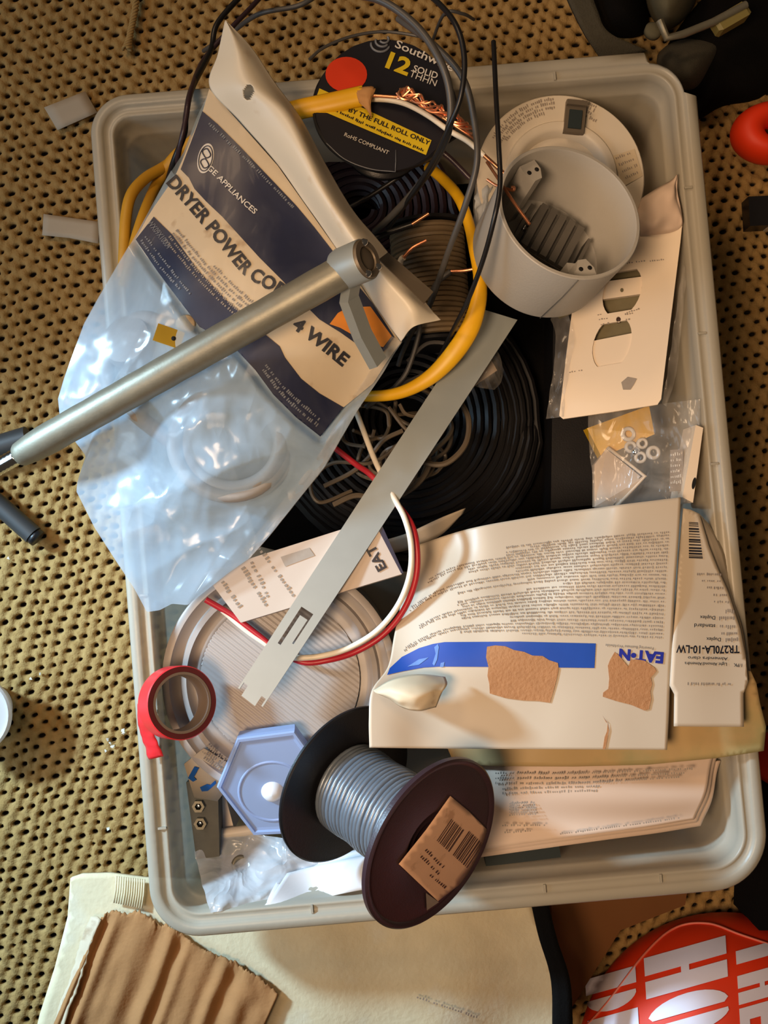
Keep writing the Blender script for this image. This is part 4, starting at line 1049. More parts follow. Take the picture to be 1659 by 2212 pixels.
def build_black_spool():
    a = Vector((.94 * .70, -.35 * .70, .715)).normalized(); cl = P(748, 1694, .148); cr = P(930, 1819, .197)
    a = (cr - cl).normalized(); L = (cr - cl).length; R = .0492
    A = axis_matrix(cl, a); B = axis_matrix(cr, a)
    root = thing('grey_wire_spool', ((cl.x + cr.x) / 2, (cl.y + cr.y) / 2, 0), 'black plastic spool wound with shiny grey wire, leaning on the front rim', 'wire spool')
    fl = [(.012, -.0015), (R - .001, -.0015), (R, -.0005), (R, .0008), (R - .001, .0016), (R - .004, .0012), (.012, .0012)]
    mb = MB(); mb.lathe(A, [(0, -.0015)] + fl[1:-1] + [(0, .0012)], 96); mb.build('inner_flange', M['black_plastic'], root, auto=40)
    rim = [(.012, -.0015), (R - .001, -.0015), (R, -.0005), (R, .0022), (R - .001, .0030), (R - .0026, .0028), (R - .0038, .0016), (.0205, .0014), (.0185, .0008), (.0180, -.004), (0, -.004)]
    mb = MB(); mb.lathe(B, rim, 96); mb.build('outer_flange', M['purple_black'], root, auto=40)
    pts = []; r = .0252; turns = (L - .006) / .0030
    N = int(turns * 36)
    for k in range(N + 1):
        t = k / 36; an = 2 * math.pi * t
        pts.append(A @ Vector(((r + .0004 * math.sin(t * .7)) * math.cos(an), (r + .0004 * math.sin(t * .7)) * math.sin(an), .003 + t * .0030 + .0003 * math.sin(t * 1.9))))
    tube('wound_wire', pts, .00165, M['steelwire'], root, 8)
    mb = MB(); mb.lathe(A, [(.0232, .0015), (.0232, L - .001)], 40); mb.build('drum', M['black_plastic'], root)
    n = B.to_3x3().col[2]; n = Vector(n); pc = cr + n * .0018
    def D(px, py, eps=0.0):
        d = ray(px, py); o = Vector((0, 0, HC)); return o + d * ((pc - o).dot(n) / d.dot(n)) + n * eps
    lab = decal('paper_label', D, [[(972, 1719), (1012, 1752), (1050, 1790), (1050, 1806), (1030, 1862), (990, 1912), (945, 1946), (905, 1908), (861, 1866), (920, 1792)]], M['sticker'], root, eps=.0004, thick=.0003)
    rr = random.Random(4); bars = []
    # two blocks of bars, long side across the label
    ex = Vector((.74, .67)); ey = Vector((-.56, .83))
    for o, n_, ln in (((972, 1768), 9, 56), ((1010, 1794), 10, 62)):
        s = 0.0
        for k in range(n_):
            w = rr.choice((1.6, 2.4, 3.4)); p = Vector(o) + ex * s; q = p + ex * w
            bars.append([tuple(p), tuple(q), tuple(q + ey * ln), tuple(p + ey * ln)]); s += w + rr.choice((1.5, 2.2, 3.0))
    decal('barcode', D, bars, M['barcode'], lab, eps=.0009, cuts=0)
    micro('label_print', D, [([(905, 1850 + 0), (945, 1890)], 6), ([(915, 1836), (955, 1876)], 6), ([(925, 1890), (960, 1920)], 5)], M['barcode'], lab, eps=.0009, step=5)
    decal('clear_tape_corner', D, [[(919, 1928), (947, 1948), (921, 1966)]], M['grey_print'], root, eps=.0004, cuts=0)
build_black_spool()

def build_tan_sheet():
    D = Height([(1000, 1630, .130), (1300, 1640, .134), (1500, 1620, .142), (1600, 1470, .149), (1650, 1600, .1455), (1560, 1640, .143)], 90)
    q = [(960, 1600), (1100, 1500), (1400, 1470), (1560, 1440), (1622, 1450), (1634, 1476), (1642, 1520), (1655, 1570), (1650, 1622), (1600, 1630), (1545, 1638), (1400, 1652), (1240, 1656), (1060, 1655), (980, 1648)]
    o = decal('tan_plastic_sheet', D, [q], M['tan_film'], None, thick=.0005, cuts=4); tag(o, 'tan glossy plastic sheet showing below and right of the carton, draped over the rim', 'plastic sheet')
build_tan_sheet()

# ------------------------------------------------------------------ flattened printed carton
def build_big_carton():
    rows = [[(888, 1182), (1010, 1143), (1150, 1117), (1310, 1094), (1471, 1074)],
            [(872, 1275), (985, 1215), (1140, 1190), (1305, 1175), (1466, 1165)],
            [(852, 1370), (965, 1310), (1130, 1284), (1295, 1278), (1458, 1280)],
            [(838, 1440), (960, 1388), (1120, 1385), (1285, 1390), (1452, 1396)],
            [(803, 1492), (950, 1440), (1115, 1441), (1283, 1443), (1448, 1450)],
            [(797, 1555), (945, 1530), (1110, 1535), (1275, 1540), (1445, 1540)],
            [(798, 1615), (950, 1617), (1110, 1618), (1280, 1619), (1441, 1620)]]
    D = Height([(888, 1182, .120), (1150, 1117, .130), (1471, 1074, .150), (872, 1275, .128), (1140, 1190, .145), (1466, 1165, .155), (852, 1370, .134), (965, 1320, .147), (1295, 1280, .159), (1458, 1280, .160),
                (838, 1440, .150), (960, 1388, .158), (1285, 1390, .160), (803, 1492, .170), (950, 1440, .163), (1115, 1440, .160), (1448, 1450, .160),
                (797, 1555, .174), (940, 1540, .158), (1110, 1560, .159), (1275, 1560, .161), (1445, 1540, .160), (798, 1615, .168), (950, 1617, .163), (1110, 1618, .162), (1280, 1619, .163), (1441, 1620, .161), (1500, 1300, .156), (1540, 1500, .158)], 62)
    root = thing('printed_carton', P(1150, 1400, 0), 'large flattened white carton with a blue stripe and three torn patches, upside down', 'carton')
    g = net(rows, 90, 80)
    sheet('main_panel', g, M['eaton_white'], root, D=D, thick=.0008)
    def at(u, v): # px position on the panel net
        i = u * 89; j = v * 79; i0, j0 = min(int(i), 88), min(int(j), 78); a, b = i - i0, j - j0
        p = (g[j0][i0] * (1 - a) + g[j0][i0 + 1] * a) * (1 - b) + (g[j0 + 1][i0] * (1 - a) + g[j0 + 1][i0 + 1] * a) * b
        return (p.x, p.y)
    top = [(960, 1387), (1120, 1384), (1285, 1390)]
    band = [(836, 1458), (842, 1443), (868, 1419), (905, 1400), (935, 1391), (960, 1387), (1120, 1386), (1287, 1390), (1284, 1443), (1115, 1441), (950, 1440), (915, 1442), (870, 1450)]
    decal('blue_stripe', D, [band], M['blue'], root, eps=.0004, cuts=4)
    decal('scuffs', D, [[(938, 1398), (946, 1391), (948, 1398), (944, 1425), (938, 1438), (934, 1434), (941, 1412)], [(880, 1440), (905, 1424), (926, 1420), (905, 1436)], [(952, 1432), (960, 1430), (958, 1441), (950, 1441)]], M['scuff'], root, eps=.0007, cuts=1)
    lettering('blue_logo', D, [('EAT\u2022N', [(1434, 1409), (1390, 1405), (1338, 1401)], 25, .05)], M['logo_blue'], root)
    lettering('tagline', D, [('Powering Business Worldwide', [(1412, 1398), (1308, 1391)], 6)], M['grey_print'], root)
    R = random.Random(9); rowl = []
    v = .135
    while v < .475:
        long = .30 < v < .33 or .185 < v < .2
        u0 = R.choice((.02, .05, .28, .30, .32, .45, .5, .62)) if v > .2 else R.choice((.35, .42, .5))
        u0 = {0: .12, 1: .30, 2: .46, 3: .05}.get(int(v * 40) % 7, u0)
        n = 9; pts = [at(.965 - (.965 - u0) * k / (n - 1), v) for k in range(n)]
        rowl.append((pts, 4.0)); v += .0118
    micro('small_print', D, rowl, M['grey_print'], root, step=4.0, fill=.55)
    decal('torn_patch', D, [[(1052, 1397), (1070, 1394), (1092, 1396), (1110, 1404), (1132, 1408), (1150, 1416), (1172, 1417), (1186, 1426), (1205, 1432), (1207, 1446), (1202, 1470), (1196, 1492), (1188, 1518), (1160, 1514), (1130, 1513), (1092, 1508), (1058, 1498), (1057, 1478), (1053, 1460), (1055, 1440), (1050, 1420)]], M['kraft_tear'], root, eps=.0007, cuts=2)
    decal('torn_patch', D, [[(1313, 1438), (1318, 1425), (1328, 1408), (1337, 1416), (1344, 1424), (1357, 1440), (1362, 1426), (1374, 1424), (1392, 1427), (1414, 1442), (1418, 1450), (1406, 1464), (1409, 1478), (1405, 1494), (1407, 1510), (1402, 1532), (1392, 1535), (1362, 1522), (1330, 1514), (1302, 1505), (1303, 1496), (1314, 1488), (1316, 1466)]], M['kraft_tear'], root, eps=.0007, cuts=2)
    decal('torn_slit', D, [[(1313, 1560), (1316, 1578), (1313, 1592), (1308, 1618), (1302, 1618), (1306, 1592), (1311, 1580)], [(1301, 1545), (1306, 1553), (1313, 1562), (1309, 1560)]], M['kraft_tear'], root, eps=.0007, cuts=1)
    # half torn-off flap curling up at the left
    gf = net([[(806, 1490, .170), (850, 1466, .176), (905, 1456, .174), (962, 1462, .168)], [(812, 1497, .176), (850, 1490, .186), (910, 1482, .186), (966, 1478, .176)], [(832, 1506, .177), (862, 1512, .188), (910, 1508, .190), (955, 1496, .182)], [(846, 1514, .174), (872, 1530, .183), (905, 1536, .185), (942, 1528, .180)]], 30, 18)
    sheet('torn_flap', gf, M['label_paper'], root, thick=.0006, wob=lambda u, v, q: Vector((0, 0, .0012 * noise.noise((u * 5, v * 4, 3)))))
    # end panel with the part number
    D2 = Height([(1480, 1100, .148), (1510, 1110, .145), (1470, 1250, .157), (1560, 1250, .146), (1452, 1440, .160), (1612, 1430, .153), (1455, 1570, .161), (1607, 1570, .158)], 70)
    q = [(1476, 1098), (1492, 1101), (1511, 1110), (1532, 1180), (1552, 1230), (1574, 1280), (1600, 1360), (1611, 1420), (1616, 1474), (1606, 1498), (1607, 1570), (1530, 1570), (1456, 1569), (1457, 1500), (1447, 1481), (1452, 1400), (1461, 1300), (1466, 1200)]
    ep = decal('end_panel', D2, [q], M['eaton_white'], root, eps=.0006, thick=.0008, cuts=4)
    lettering('part_number', D2, [('TR270LA-10-LW', [(1597, 1394), (1530, 1395), (1461, 1393)], 17, .02), ('Light Almond/Almendra', [(1570, 1432), (1479, 1430)], 6.5, .0), ('Almendra claro', [(1572, 1420), (1486, 1418)], 6.5, 0), ('1/PK', [(1603, 1434), (1585, 1433)], 7, 0),
        ('standard', [(1545, 1349), (1500, 1347)], 8, 0), ('Duplex', [(1545, 1331), (1512, 1330)], 7.5, 0), ('Duplex', [(1557, 1378), (1526, 1377)], 7.5, 0)], M['black_print'], ep, eps=.0012)
    micro('end_print', D2, [([(1588, 1351), (1551, 1350)], 7), ([(1586, 1332), (1551, 1332)], 7), ([(1586, 1318), (1563, 1317)], 7), ([(1592, 1366), (1553, 1366)], 6), ([(1594, 1379), (1562, 1379)], 7), ([(1578, 1299), (1538, 1298)], 4), ([(1570, 1284), (1538, 1283)], 4), ([(1562, 1268), (1524, 1267)], 5), ([(1556, 1254), (1514, 1253)], 4), ([(1558, 1239), (1500, 1238)], 4), ([(1578, 1476), (1482, 1474)], 5)], M['grey_print'], ep, eps=.0012)
    rr = random.Random(2); bars = []; y = 1128
    while y < 1204:
        w = rr.choice((1.5, 2.5, 3.5)); s = (y - 1128) / 76
        bars.append([(1488 + 0 * s, y), (1508 + 10 * s, y + 1), (1508 + 10 * s, y + w + 1), (1488, y + w)]); y += w + rr.choice((1.5, 2.5, 4))
    decal('barcode', D2, bars, M['black_print'], ep, eps=.0012, cuts=0)
    gs = net([[(1511, 1110, .145), (1532, 1180, .146), (1574, 1280, .147), (1600, 1360, .149), (1611, 1420, .153)], [(1530, 1130, .138), (1566, 1195, .138), (1578, 1270, .138), (1602, 1350, .144), (1612, 1420, .151)]], 24, 4)
    sheet('side_fold', gs, M['eaton_white'], root, thick=.0008)
build_big_carton()

# ------------------------------------------------------------------ steel bar
def build_steel_bar():
    a0, a1 = (1056, 672), (1108, 688); b0, b1 = (514, 1497), (558, 1531)
    # slightly bowed flat channel; t runs along, s across
    za, zb = .134, .158
    root = thing('steel_bar', P(800, 1090, 0), 'long flat zinc-plated steel bar with a slotted end, lying diagonally across the bin', 'steel bar')
    nl, ns = 121, 17; V = []
    A0, A1, B0, B1 = P(*a0, za), P(*a1, za), P(*b0, zb), P(*b1, zb)
    n = (B0 - A0).cross(A1 - A0).normalized(); n = n if n.z > 0 else -n
    # end row carries a true width of 18 mm
    for i in range(nl):
        t = i / (nl - 1); L = A0.lerp(B0, t); Rr = A1.lerp(B1, t)
        mid = (L + Rr) / 2; wdir = (Rr - L).normalized(); w = .0190 - .0030 * t
        for j in range(ns):
            s = j / (ns - 1) - .5
            V.append(mid + wdir * w * s)
    def skip(i, j):
        if 93 <= i <= 103 and 4 <= j <= 5: return True
        if 93 <= i <= 94 and 4 <= j <= 11: return True
        if 93 <= i <= 101 and j == 11: return True
        if i >= nl - 4 and (j <= 2 or j >= ns - 4): return True
        return False
    mesh('bar_face', V, grid_faces(nl, ns, skip), M['zinc_matte'], root, up=True, thick=.0011, smooth=False)
    mb = MB()
    for j, sg in ((0, -1), (ns - 1, 1)):
        for i in range(nl - 2):
            p = V[i * ns + j]; q = V[(i + 1) * ns + j]; wd = (V[i * ns + ns - 1] - V[i * ns]).normalized() * sg * .0011
            mb.prism([p, q, q + wd, p + wd], [p - n * .0042, q - n * .0042, q + wd - n * .0042, p + wd - n * .0042])
    mb.build('bar_flanges', M['zinc_matte'], root, smooth=False)
build_steel_bar()

# ------------------------------------------------------------------ yellow cables
def flat_tube(name, pts, rw, rh, m, parent=None, seg=14):
    V, Fc = tube_geo(pts, 1.0, seg); n = len(pts)
    out = []
    for i, p in enumerate(pts):
        R = rw(i / (n - 1)) if callable(rw) else rw
        t = (pts[min(i + 1, n - 1)] - pts[max(i - 1, 0)]).normalized(); side = t.cross(Vector((0, 0, 1))).normalized(); upv = side.cross(t)
        for k in range(seg):
            d = V[i * seg + k] - p; out.append(p + side * d.dot(side) * R + upv * d.dot(upv) * rh)
    return mesh(name, out, Fc, m, parent, auto=60)
def build_yellow():
    p = ppath([(925, 360, .112), (955, 385, .120), (990, 425, .130), (1012, 480, .138), (1025, 540, .146), (1036, 600, .152), (1034, 650, .154), (1015, 710, .154), (975, 770, .150), (925, 818, .144), (865, 848, .136), (800, 856, .126), (740, 850, .112)], 110)
    o = flat_tube('yellow_cable', p, lambda t: .0034 + .0024 * math.exp(-((t - .62) / .16) ** 2), .0032, M['yellow']); tag(o, 'yellow sheathed cable curving down past the round box to the bag edge', 'cable')
    for k, (pts, lab) in enumerate((([(400, 330, .112), (352, 362, .122), (314, 385, .130), (284, 420, .137), (272, 470, .140), (268, 545, .141), (266, 600, .140)], 'outer yellow cable strand against the left wall, half behind the bag'),
                                    ([(420, 300, .126), (372, 345, .124), (340, 395, .120), (316, 450, .138), (296, 510, .146), (280, 575, .149), (268, 620, .148)], 'inner yellow cable strand against the left wall, half behind the bag'))):
        o = flat_tube('yellow_cable', ppath(pts, 50), .0035, .003, M['yellow_old']); tag(o, lab, 'cable', 'yellow strands by the left wall')
    r = thing('stripped_cable_end', P(760, 215, 0), 'cut yellow cable end with torn jacket and bare copper wires, across the black spool', 'cable')
    flat_tube('yellow_jacket', ppath([(560, 262, .150), (640, 238, .158), (715, 222, .162), (786, 206, .164)], 30), .0060, .0036, M['yellow'], r)
    g = net([[(768, 190, .166), (800, 186, .168), (812, 192, .167)], [(772, 210, .168), (796, 214, .170), (802, 222, .168)], [(776, 222, .167), (794, 240, .167), (803, 255, .165)]], 12, 12)
    sheet('torn_paper_wrap', g, M['paper_wrap'], r, thick=.0004, wob=lambda u, v, q: Vector((0, 0, .001 * noise.noise((u * 8, v * 8, 1)))))
    tube('bare_wire', ppath([(786, 206, .165), (830, 208, .168), (870, 212, .170), (905, 224, .170), (950, 250, .168), (1010, 290, .166), (1028, 302, .164)], 40), .0010, M['copper'], r, 8)
    def strand(k):
        pts = ppath([(862, 205, .172), (885, 200, .174), (915, 222, .174), (945, 236, .174), (985, 258, .172), (1018, 282, .168)], 70)
        q = []
        for i, p0 in enumerate(pts):
            a = i * (.13 + .035 * k) + k * 1.3; w = .0022 * (1 + .35 * math.sin(i * .21 + k))
            q.append(p0 + Vector((math.cos(a) * w * .6, math.sin(a) * w, math.sin(a + 1) * w * .5)))
        return q
    for k in range(6): tube('twisted_strand', strand(k), .00066, M['copper'], r, 6)
    lp = [P(878 + 17 * math.cos(t), 203 + 12 * math.sin(t), .174) for t in [2 * math.pi * i / 24 for i in range(24)]]
    tube('wire_loop', lp + [lp[0]], .0008, M['copper'], r, 6)
    tube('white_wire', ppath([(790, 214, .161), (840, 216, .163), (880, 226, .164), (925, 250, .166), (970, 282, .170), (1010, 305, .172), (1046, 336, .172)], 50), .0016, M['white_wire'], r, 10)
    tube('copper_tip', ppath([(1046, 336, .172), (1066, 354, .172), (1091, 377, .171)], 12), .0013, M['copper'], r, 8)
    # loose copper pieces
    o = tube('copper_wire', ppath([(1052, 350, .176), (1080, 392, .184), (1112, 440, .194), (1144, 484, .200)], 30), .0009, M['copper'], None, 8); tag(o, 'straight bare copper wire pointing into the grey round box', 'wire')
    o = tube('copper_wire', ppath([(1052, 388, .180), (1074, 402, .182), (1098, 409, .184), (1109, 411, .186), (1110, 405, .187), (1104, 405, .187)], 30), .0009, M['copper'], None, 8); tag(o, 'short hooked copper wire at the rim of the grey round box', 'wire')
    for pts, tip, lab, jm in (([(800, 520, .118), (840, 502, .122), (890, 484, .126)], [(890, 484, .126), (926, 461, .129)], 'dark insulated wire with a bare copper tip, right of the bag header', 'black_wire'),
                              ([(862, 580, .128), (866, 562, .132), (872, 556, .134)], [(872, 556, .134), (890, 536, .136), (921, 519, .138)], 'short white wire stub with a bent copper tip, right of the pipe end', 'white_wire'),
                              ([(930, 640, .118), (945, 610, .122), (974, 586, .126)], [(974, 586, .126), (1000, 585, .128), (1024, 581, .13)], 'grey wire stub with a copper tip beside the yellow cable', 'grey_wire')):
        rr = thing('cut_wire', P(*pts[0][:2], 0), lab, 'wire')
        tube('insulation', ppath(pts, 14), .0019, M[jm], rr, 10); tube('copper_tip', ppath(tip, 10), .0011, M['copper'], rr, 8)
build_yellow()

def build_black_wires():
    W_ = [([(640, -60, .20), (720, -20, .215), (820, 0, .225), (895, 52, .23), (945, 120, .232), (970, 190, .228), (972, 265, .22), (950, 330, .205), (905, 400, .18), (850, 462, .15), (810, 500, .12)], .0021, 'thick dark wire arching over the black spool, left of the thinner one', 'grey_wire'),
          ([(880, -40, .22), (940, 0, .23), (985, 55, .24), (1003, 125, .24), (996, 205, .236), (970, 275, .226), (935, 350, .205), (890, 420, .175), (840, 490, .13)], .0015, 'thinner glossy dark wire arching highest over the black spool', 'black_wire'),
          ([(860, 40, .19), (940, 100, .205), (1000, 170, .21), (1024, 260, .205), (1030, 350, .20), (1006, 440, .19), (970, 540, .17), (935, 640, .14), (915, 690, .12)], .0019, 'dark grey wire bending down beside the yellow cable', 'grey_wire'),
          ([(1066, 90, .20), (1071, 200, .212), (1077, 310, .22), (1080, 400, .222), (1068, 470, .22), (1044, 560, .205), (1010, 650, .185), (975, 720, .155), (950, 770, .13)], .0014, 'glossy black wire hanging in front of the grey round box', 'black_wire'),
          ([(895, 290, .15), (930, 310, .152), (970, 340, .152), (1015, 385, .15)], .0016, 'short purple-grey wire crossing between the arching wires', 'purple_black'),
          ([(700, 470, .11), (770, 440, .115), (850, 390, .12), (930, 330, .13), (990, 290, .135)], .0015, 'dark wire lying across the black spool under the arching wires', 'black_wire'),
          ([(580, -80, .10), (530, -20, .11), (470, 50, .115), (455, 110, .118), (415, 190, .145), (402, 250, .152), (398, 290, .150), (375, 350, .14), (360, 400, .12)], .0018, 'black wire hanging over the back left rim beside the bag', 'black_wire'),
          ([(610, -60, .10), (548, 10, .11), (500, 60, .115), (440, 130, .12), (412, 200, .153), (401, 260, .157), (388, 320, .150), (376, 380, .128)], .0016, 'second black wire over the back left rim, nearer the bag', 'purple_black'),
          ([(700, -20, .10), (645, 12, .10), (560, 30, .09), (500, 70, .06), (440, 110, .02)], .0016, 'dark wire trailing over the floor behind the bag tip', 'grey_wire'),
          ([(930, 100, .12), (960, 30, .15), (1000, 30, .15), (1024, 42, .14)], .0010, 'thin grey wire end curling above the back rim', 'grey_wire')]
    for pts, r, lab, m in W_:
        o = tube('dark_wire', ppath(pts, 12 * (len(pts) - 1)), r, M[m], None, 9); tag(o, lab, 'wire', 'dark wires at the back of the bin')
build_black_wires()

def build_red_white():
    core = [(720, 965, .128), (765, 1000, .132), (806, 1030, .138), (845, 1078, .146), (880, 1125, .150), (893, 1180, .152), (890, 1245, .150), (865, 1310, .146), (820, 1365, .142), (760, 1402, .140), (700, 1420, .141), (645, 1424, .139), (600, 1405, .137), (555, 1370, .137), (505, 1332, .138), (440, 1292, .140)]
    r = thing('red_white_cable', P(860, 1250, 0), 'twisted pair of red and cream wires looping under the steel bar', 'cable')
    red = [(a + 8, b + 6, c - .002) if i > 2 and i < 12 else ((a + (4 if i % 2 else -4), b + (3 if i % 2 else -3), c)) for i, (a, b, c) in enumerate(core)]
    tube('red_wire', ppath(red), .0019, M['red_wire'], r, 10)
    wh = [(766, 880, .122), (785, 930, .126), (806, 985, .132), (826, 1028, .138), (855, 1082, .146)] + [(a - 5, b - 3, c + .0015) for a, b, c in core[4:12]] + [(610, 1415, .137), (570, 1388, .137), (530, 1360, .137), (480, 1318, .138)]
    tube('cream_wire', ppath(wh), .0018, M['white_wire'], r, 10)
build_red_white()

# ------------------------------------------------------------------ power cord bag with header card and label
ZB = Height([(487, 45, .185), (445, 200, .172), (600, 350, .170), (720, 520, .170), (865, 740, .165), (395, 330, .166), (330, 440, .163), (262, 560, .158), (185, 690, .156), (128, 860, .153), (540, 450, .176), (600, 620, .186), (700, 720, .182), (450, 600, .180), (350, 750, .176),
             (230, 800, .160), (470, 950, .184), (600, 900, .184), (700, 1000, .163), (620, 1110, .158), (540, 1190, .151), (300, 1100, .165), (250, 1210, .149), (400, 1180, .163), (405, 1300, .148), (330, 1320, .146), (190, 985, .154), (170, 1055, .150), (800, 850, .163)], 75)
def build_bag():
    root = thing('power_cord_bag', P(450, 800, 0), 'clear plastic bag with a curled white header and navy dryer power cord label', 'bag')
    Lf = [(448, 196), (424, 250), (395, 325), (360, 385), (330, 440), (295, 505), (262, 560), (215, 640), (182, 700), (160, 760), (140, 815), (126, 862)]
    Rt = [(868, 738), (850, 765), (830, 800), (800, 845), (770, 890), (735, 950), (700, 1010), (660, 1060), (620, 1110), (580, 1160), (540, 1205)]
    Tp = [(448, 196), (520, 270), (600, 360), (660, 445), (720, 530), (790, 635), (868, 738)]
    Bt = [(126, 862), (130, 900), (160, 950), (186, 985), (168, 1040), (166, 1062), (205, 1140), (250, 1210), (290, 1270), (318, 1322), (345, 1318), (372, 1304), (405, 1307), (440, 1280), (490, 1240), (540, 1205)]
    nu, nv = 150, 150
    v3 = lambda pts: [Vector((x, y, 0)) for x, y in pts]
    T, B_, L, R = resample(v3(Tp), nu - 1), resample(v3(Bt), nu - 1), resample(v3(Lf), nv - 1), resample(v3(Rt), nv - 1)
    def grid():
        G = []
        for j in range(nv):
            row = []; t = j / (nv - 1)
            for i in range(nu):
                s = i / (nu - 1)
                p = T[i] * (1 - t) + B_[i] * t + L[j] * (1 - s) + R[j] * s - (T[0] * (1 - s) * (1 - t) + T[-1] * s * (1 - t) + B_[0] * (1 - s) * t + B_[-1] * s * t)
                row.append(p)
            G.append(row)
        return G
    G = grid()
    def ridge(q, f, ang, k):
        a = q[0] * math.cos(ang) + q[1] * math.sin(ang); b = -q[0] * math.sin(ang) + q[1] * math.cos(ang)
        n = noise.noise((a * f, b * f * .35, k)); return (1 - abs(n) * 2.2)
    def wob(u, v, p):
        edge = min(1, 5 * min(u, 1 - u, v + .1, 1 - v)); w = min(1, max(0, (v - .25) / .3))
        d = .0050 * ridge((p.x * 100, p.y * 100), .15, 2.3, 3) + .0034 * ridge((p.x * 100, p.y * 100), .32, 1.9, 8) + .0006 * noise.noise((p.x * 140, p.y * 140, 4))
        return Vector((0, 0, edge * (.0006 + w * d) + .0008))
    def skipl(i, j): return False
    # clear film below and over the label
    paper = [(452, 192), (520, 268), (600, 358), (660, 443), (720, 528), (790, 633), (866, 740), (842, 772), (806, 828), (742, 880), (692, 942), (640, 900), (590, 850), (548, 795), (500, 742), (431, 706), (398, 663), (340, 585), (293, 517), (318, 470), (334, 445), (376, 385), (392, 350), (438, 240)]
    def inside(x, y, poly):
        r = False; k = len(poly) - 1
        for i in range(len(poly)):
            (x1, y1), (x2, y2) = poly[i], poly[k]; k = i
            if (y1 > y) != (y2 > y) and x < (x2 - x1) * (y - y1) / (y2 - y1) + x1: r = not r
        return r
    def seg_dist(x, y, a, b):
        vx, vy = b[0] - a[0], b[1] - a[1]; t = max(0, min(1, ((x - a[0]) * vx + (y - a[1]) * vy) / (vx * vx + vy * vy)))
        return math.hypot(x - a[0] - vx * t, y - a[1] - vy * t)
    cov = lambda j, i: inside((G[j][i].x + G[j + 1][i + 1].x) / 2, (G[j][i].y + G[j + 1][i + 1].y) / 2, paper)
    ins = [[inside(p.x, p.y, paper) for p in row] for row in G]
    deep = lambda j, i: all(ins[min(max(j + a, 0), nv - 1)][min(max(i + b, 0), nu - 1)] for a in (-1, 0, 1, 2) for b in (-1, 0, 1, 2))
    def wobf(u, v, p):
        j, i = int(round(v * (nv - 1))), int(round(u * (nu - 1))); q = G[j][i]
        if ins[j][i]: return Vector((0, 0, -.0030))
        d = min(seg_dist(q.x, q.y, a, b) for a, b in zip(paper, paper[1:] + paper[:1]))
        return Vector((0, 0, -.0030)).lerp(wob(u, v, p), min(1, max(0, (d - 5) / 14)))
    sheet('clear_film', G, M['film'], root, D=ZB, eps=.0012, wob=wobf, skip=deep)
    sheet('label_film', G, M['film_label'], root, D=ZB, eps=.0022, wob=lambda u, v, p: Vector((0, 0, .0007 * noise.noise((p.x * 70, p.y * 70, 4)))), skip=lambda j, i: not cov(j, i))
    def wob2(u, v, p):
        e = min(1, 4 * min(u, 1 - u, v, 1 - v)); c = 4 * u * (1 - u) * v
        return Vector((0, 0, -.014 * e * min(1, c * 1.3) + .003 * noise.noise((p.x * 60, p.y * 60, 12)) * e))
    sheet('back_film', G[38:], M['film'], root, D=ZB, eps=-.002, wob=wob2)
    # sealed edge along the right
    g = net([[(x + 1, y, ZB.z(x, y) + .002) for x, y in Rt], [(x - 22, y - 12, ZB.z(x - 20, y - 10) + .0035) for x, y in Rt]], 60, 5)
    sheet('sealed_edge', g, M['film_small'], root, wob=lambda u, v, p: Vector((0, 0, .001 * noise.noise((u * 16, v * 3, 6)))))
    # label
    lab = decal('printed_label', ZB, [paper], M['label_paper'], root, eps=.0004, cuts=6)
    nav1 = [(437, 240), (470, 268), (520, 318), (560, 360), (600, 402), (640, 444), (680, 492), (722, 546), (760, 600), (805, 655), (852, 728), (815, 777), (780, 750), (735, 718), (690, 690), (650, 650), (612, 608), (560, 556), (520, 512), (480, 468), (445, 435), (420, 408), (408, 384), (390, 366), (412, 308)]
    nav2 = [(332, 468), (372, 507), (427, 583), (486, 646), (520, 676), (565, 716), (604, 748), (615, 772), (650, 818), (690, 850), (742, 880), (692, 943), (640, 902), (590, 852), (552, 800), (500, 744), (431, 706), (398, 663), (340, 586), (293, 517)]
    decal('navy_bands', ZB, [nav1, nav2], M['navy'], lab, eps=.0009, cuts=5)
    decal('orange_picture', ZB, [[(712, 700), (730, 676), (752, 664), (800, 662), (846, 726), (828, 750), (800, 742), (770, 728), (735, 708)]], M['orange_pic'], lab, eps=.0013, cuts=3)
    lettering('black_lettering', ZB, [('DRYER POWER CORD', [(358, 396), (402, 446), (443, 494), (485, 546), (524, 592), (560, 616), (592, 634), (626, 664)], 30, .03), ('4 WIRE', [(628, 708), (656, 727), (696, 758), (739, 793)], 29, .035)], M['black_print'], lab, eps=.0013)
    lettering('white_lettering', ZB, [('GE APPLIANCES', [(446, 364), (470, 387), (508, 426), (549, 463)], 12, .015)], M['white_print'], lab, eps=.0016)
    lettering('part_number', ZB, [('WX09X10004', [(317, 482), (338, 508), (361, 538)], 13, .0)], M['silver_print'], lab, eps=.0016)
    decal('round_emblem', ZB, [ell(444, 342, 17, 33, .22)], M['white_print'], lab, eps=.0013, cuts=1)
    mb = MB()
    for k in range(2):
        cx, cy = 444 + (2 - 4 * k), 331 + 22 * k
        mb.tube([ZB(cx + 8 * math.cos(t) * (1 + .3 * math.sin(2 * t)), cy + 10 * math.sin(t), .0016) for t in [i * .35 for i in range(20)]], .0004, 4)
    mb.tube([ZB(x, y, .0016) for x, y in [(444 + 14 * math.cos(t) * 1.0 - 28 * math.sin(t) * .2, 342 + 27 * math.sin(t) + 14 * math.cos(t) * .2) for t in [i * 2 * math.pi / 30 for i in range(31)]]], .0003, 4)
    mb.build('emblem_lines', M['navy'], lab)
    rows = []
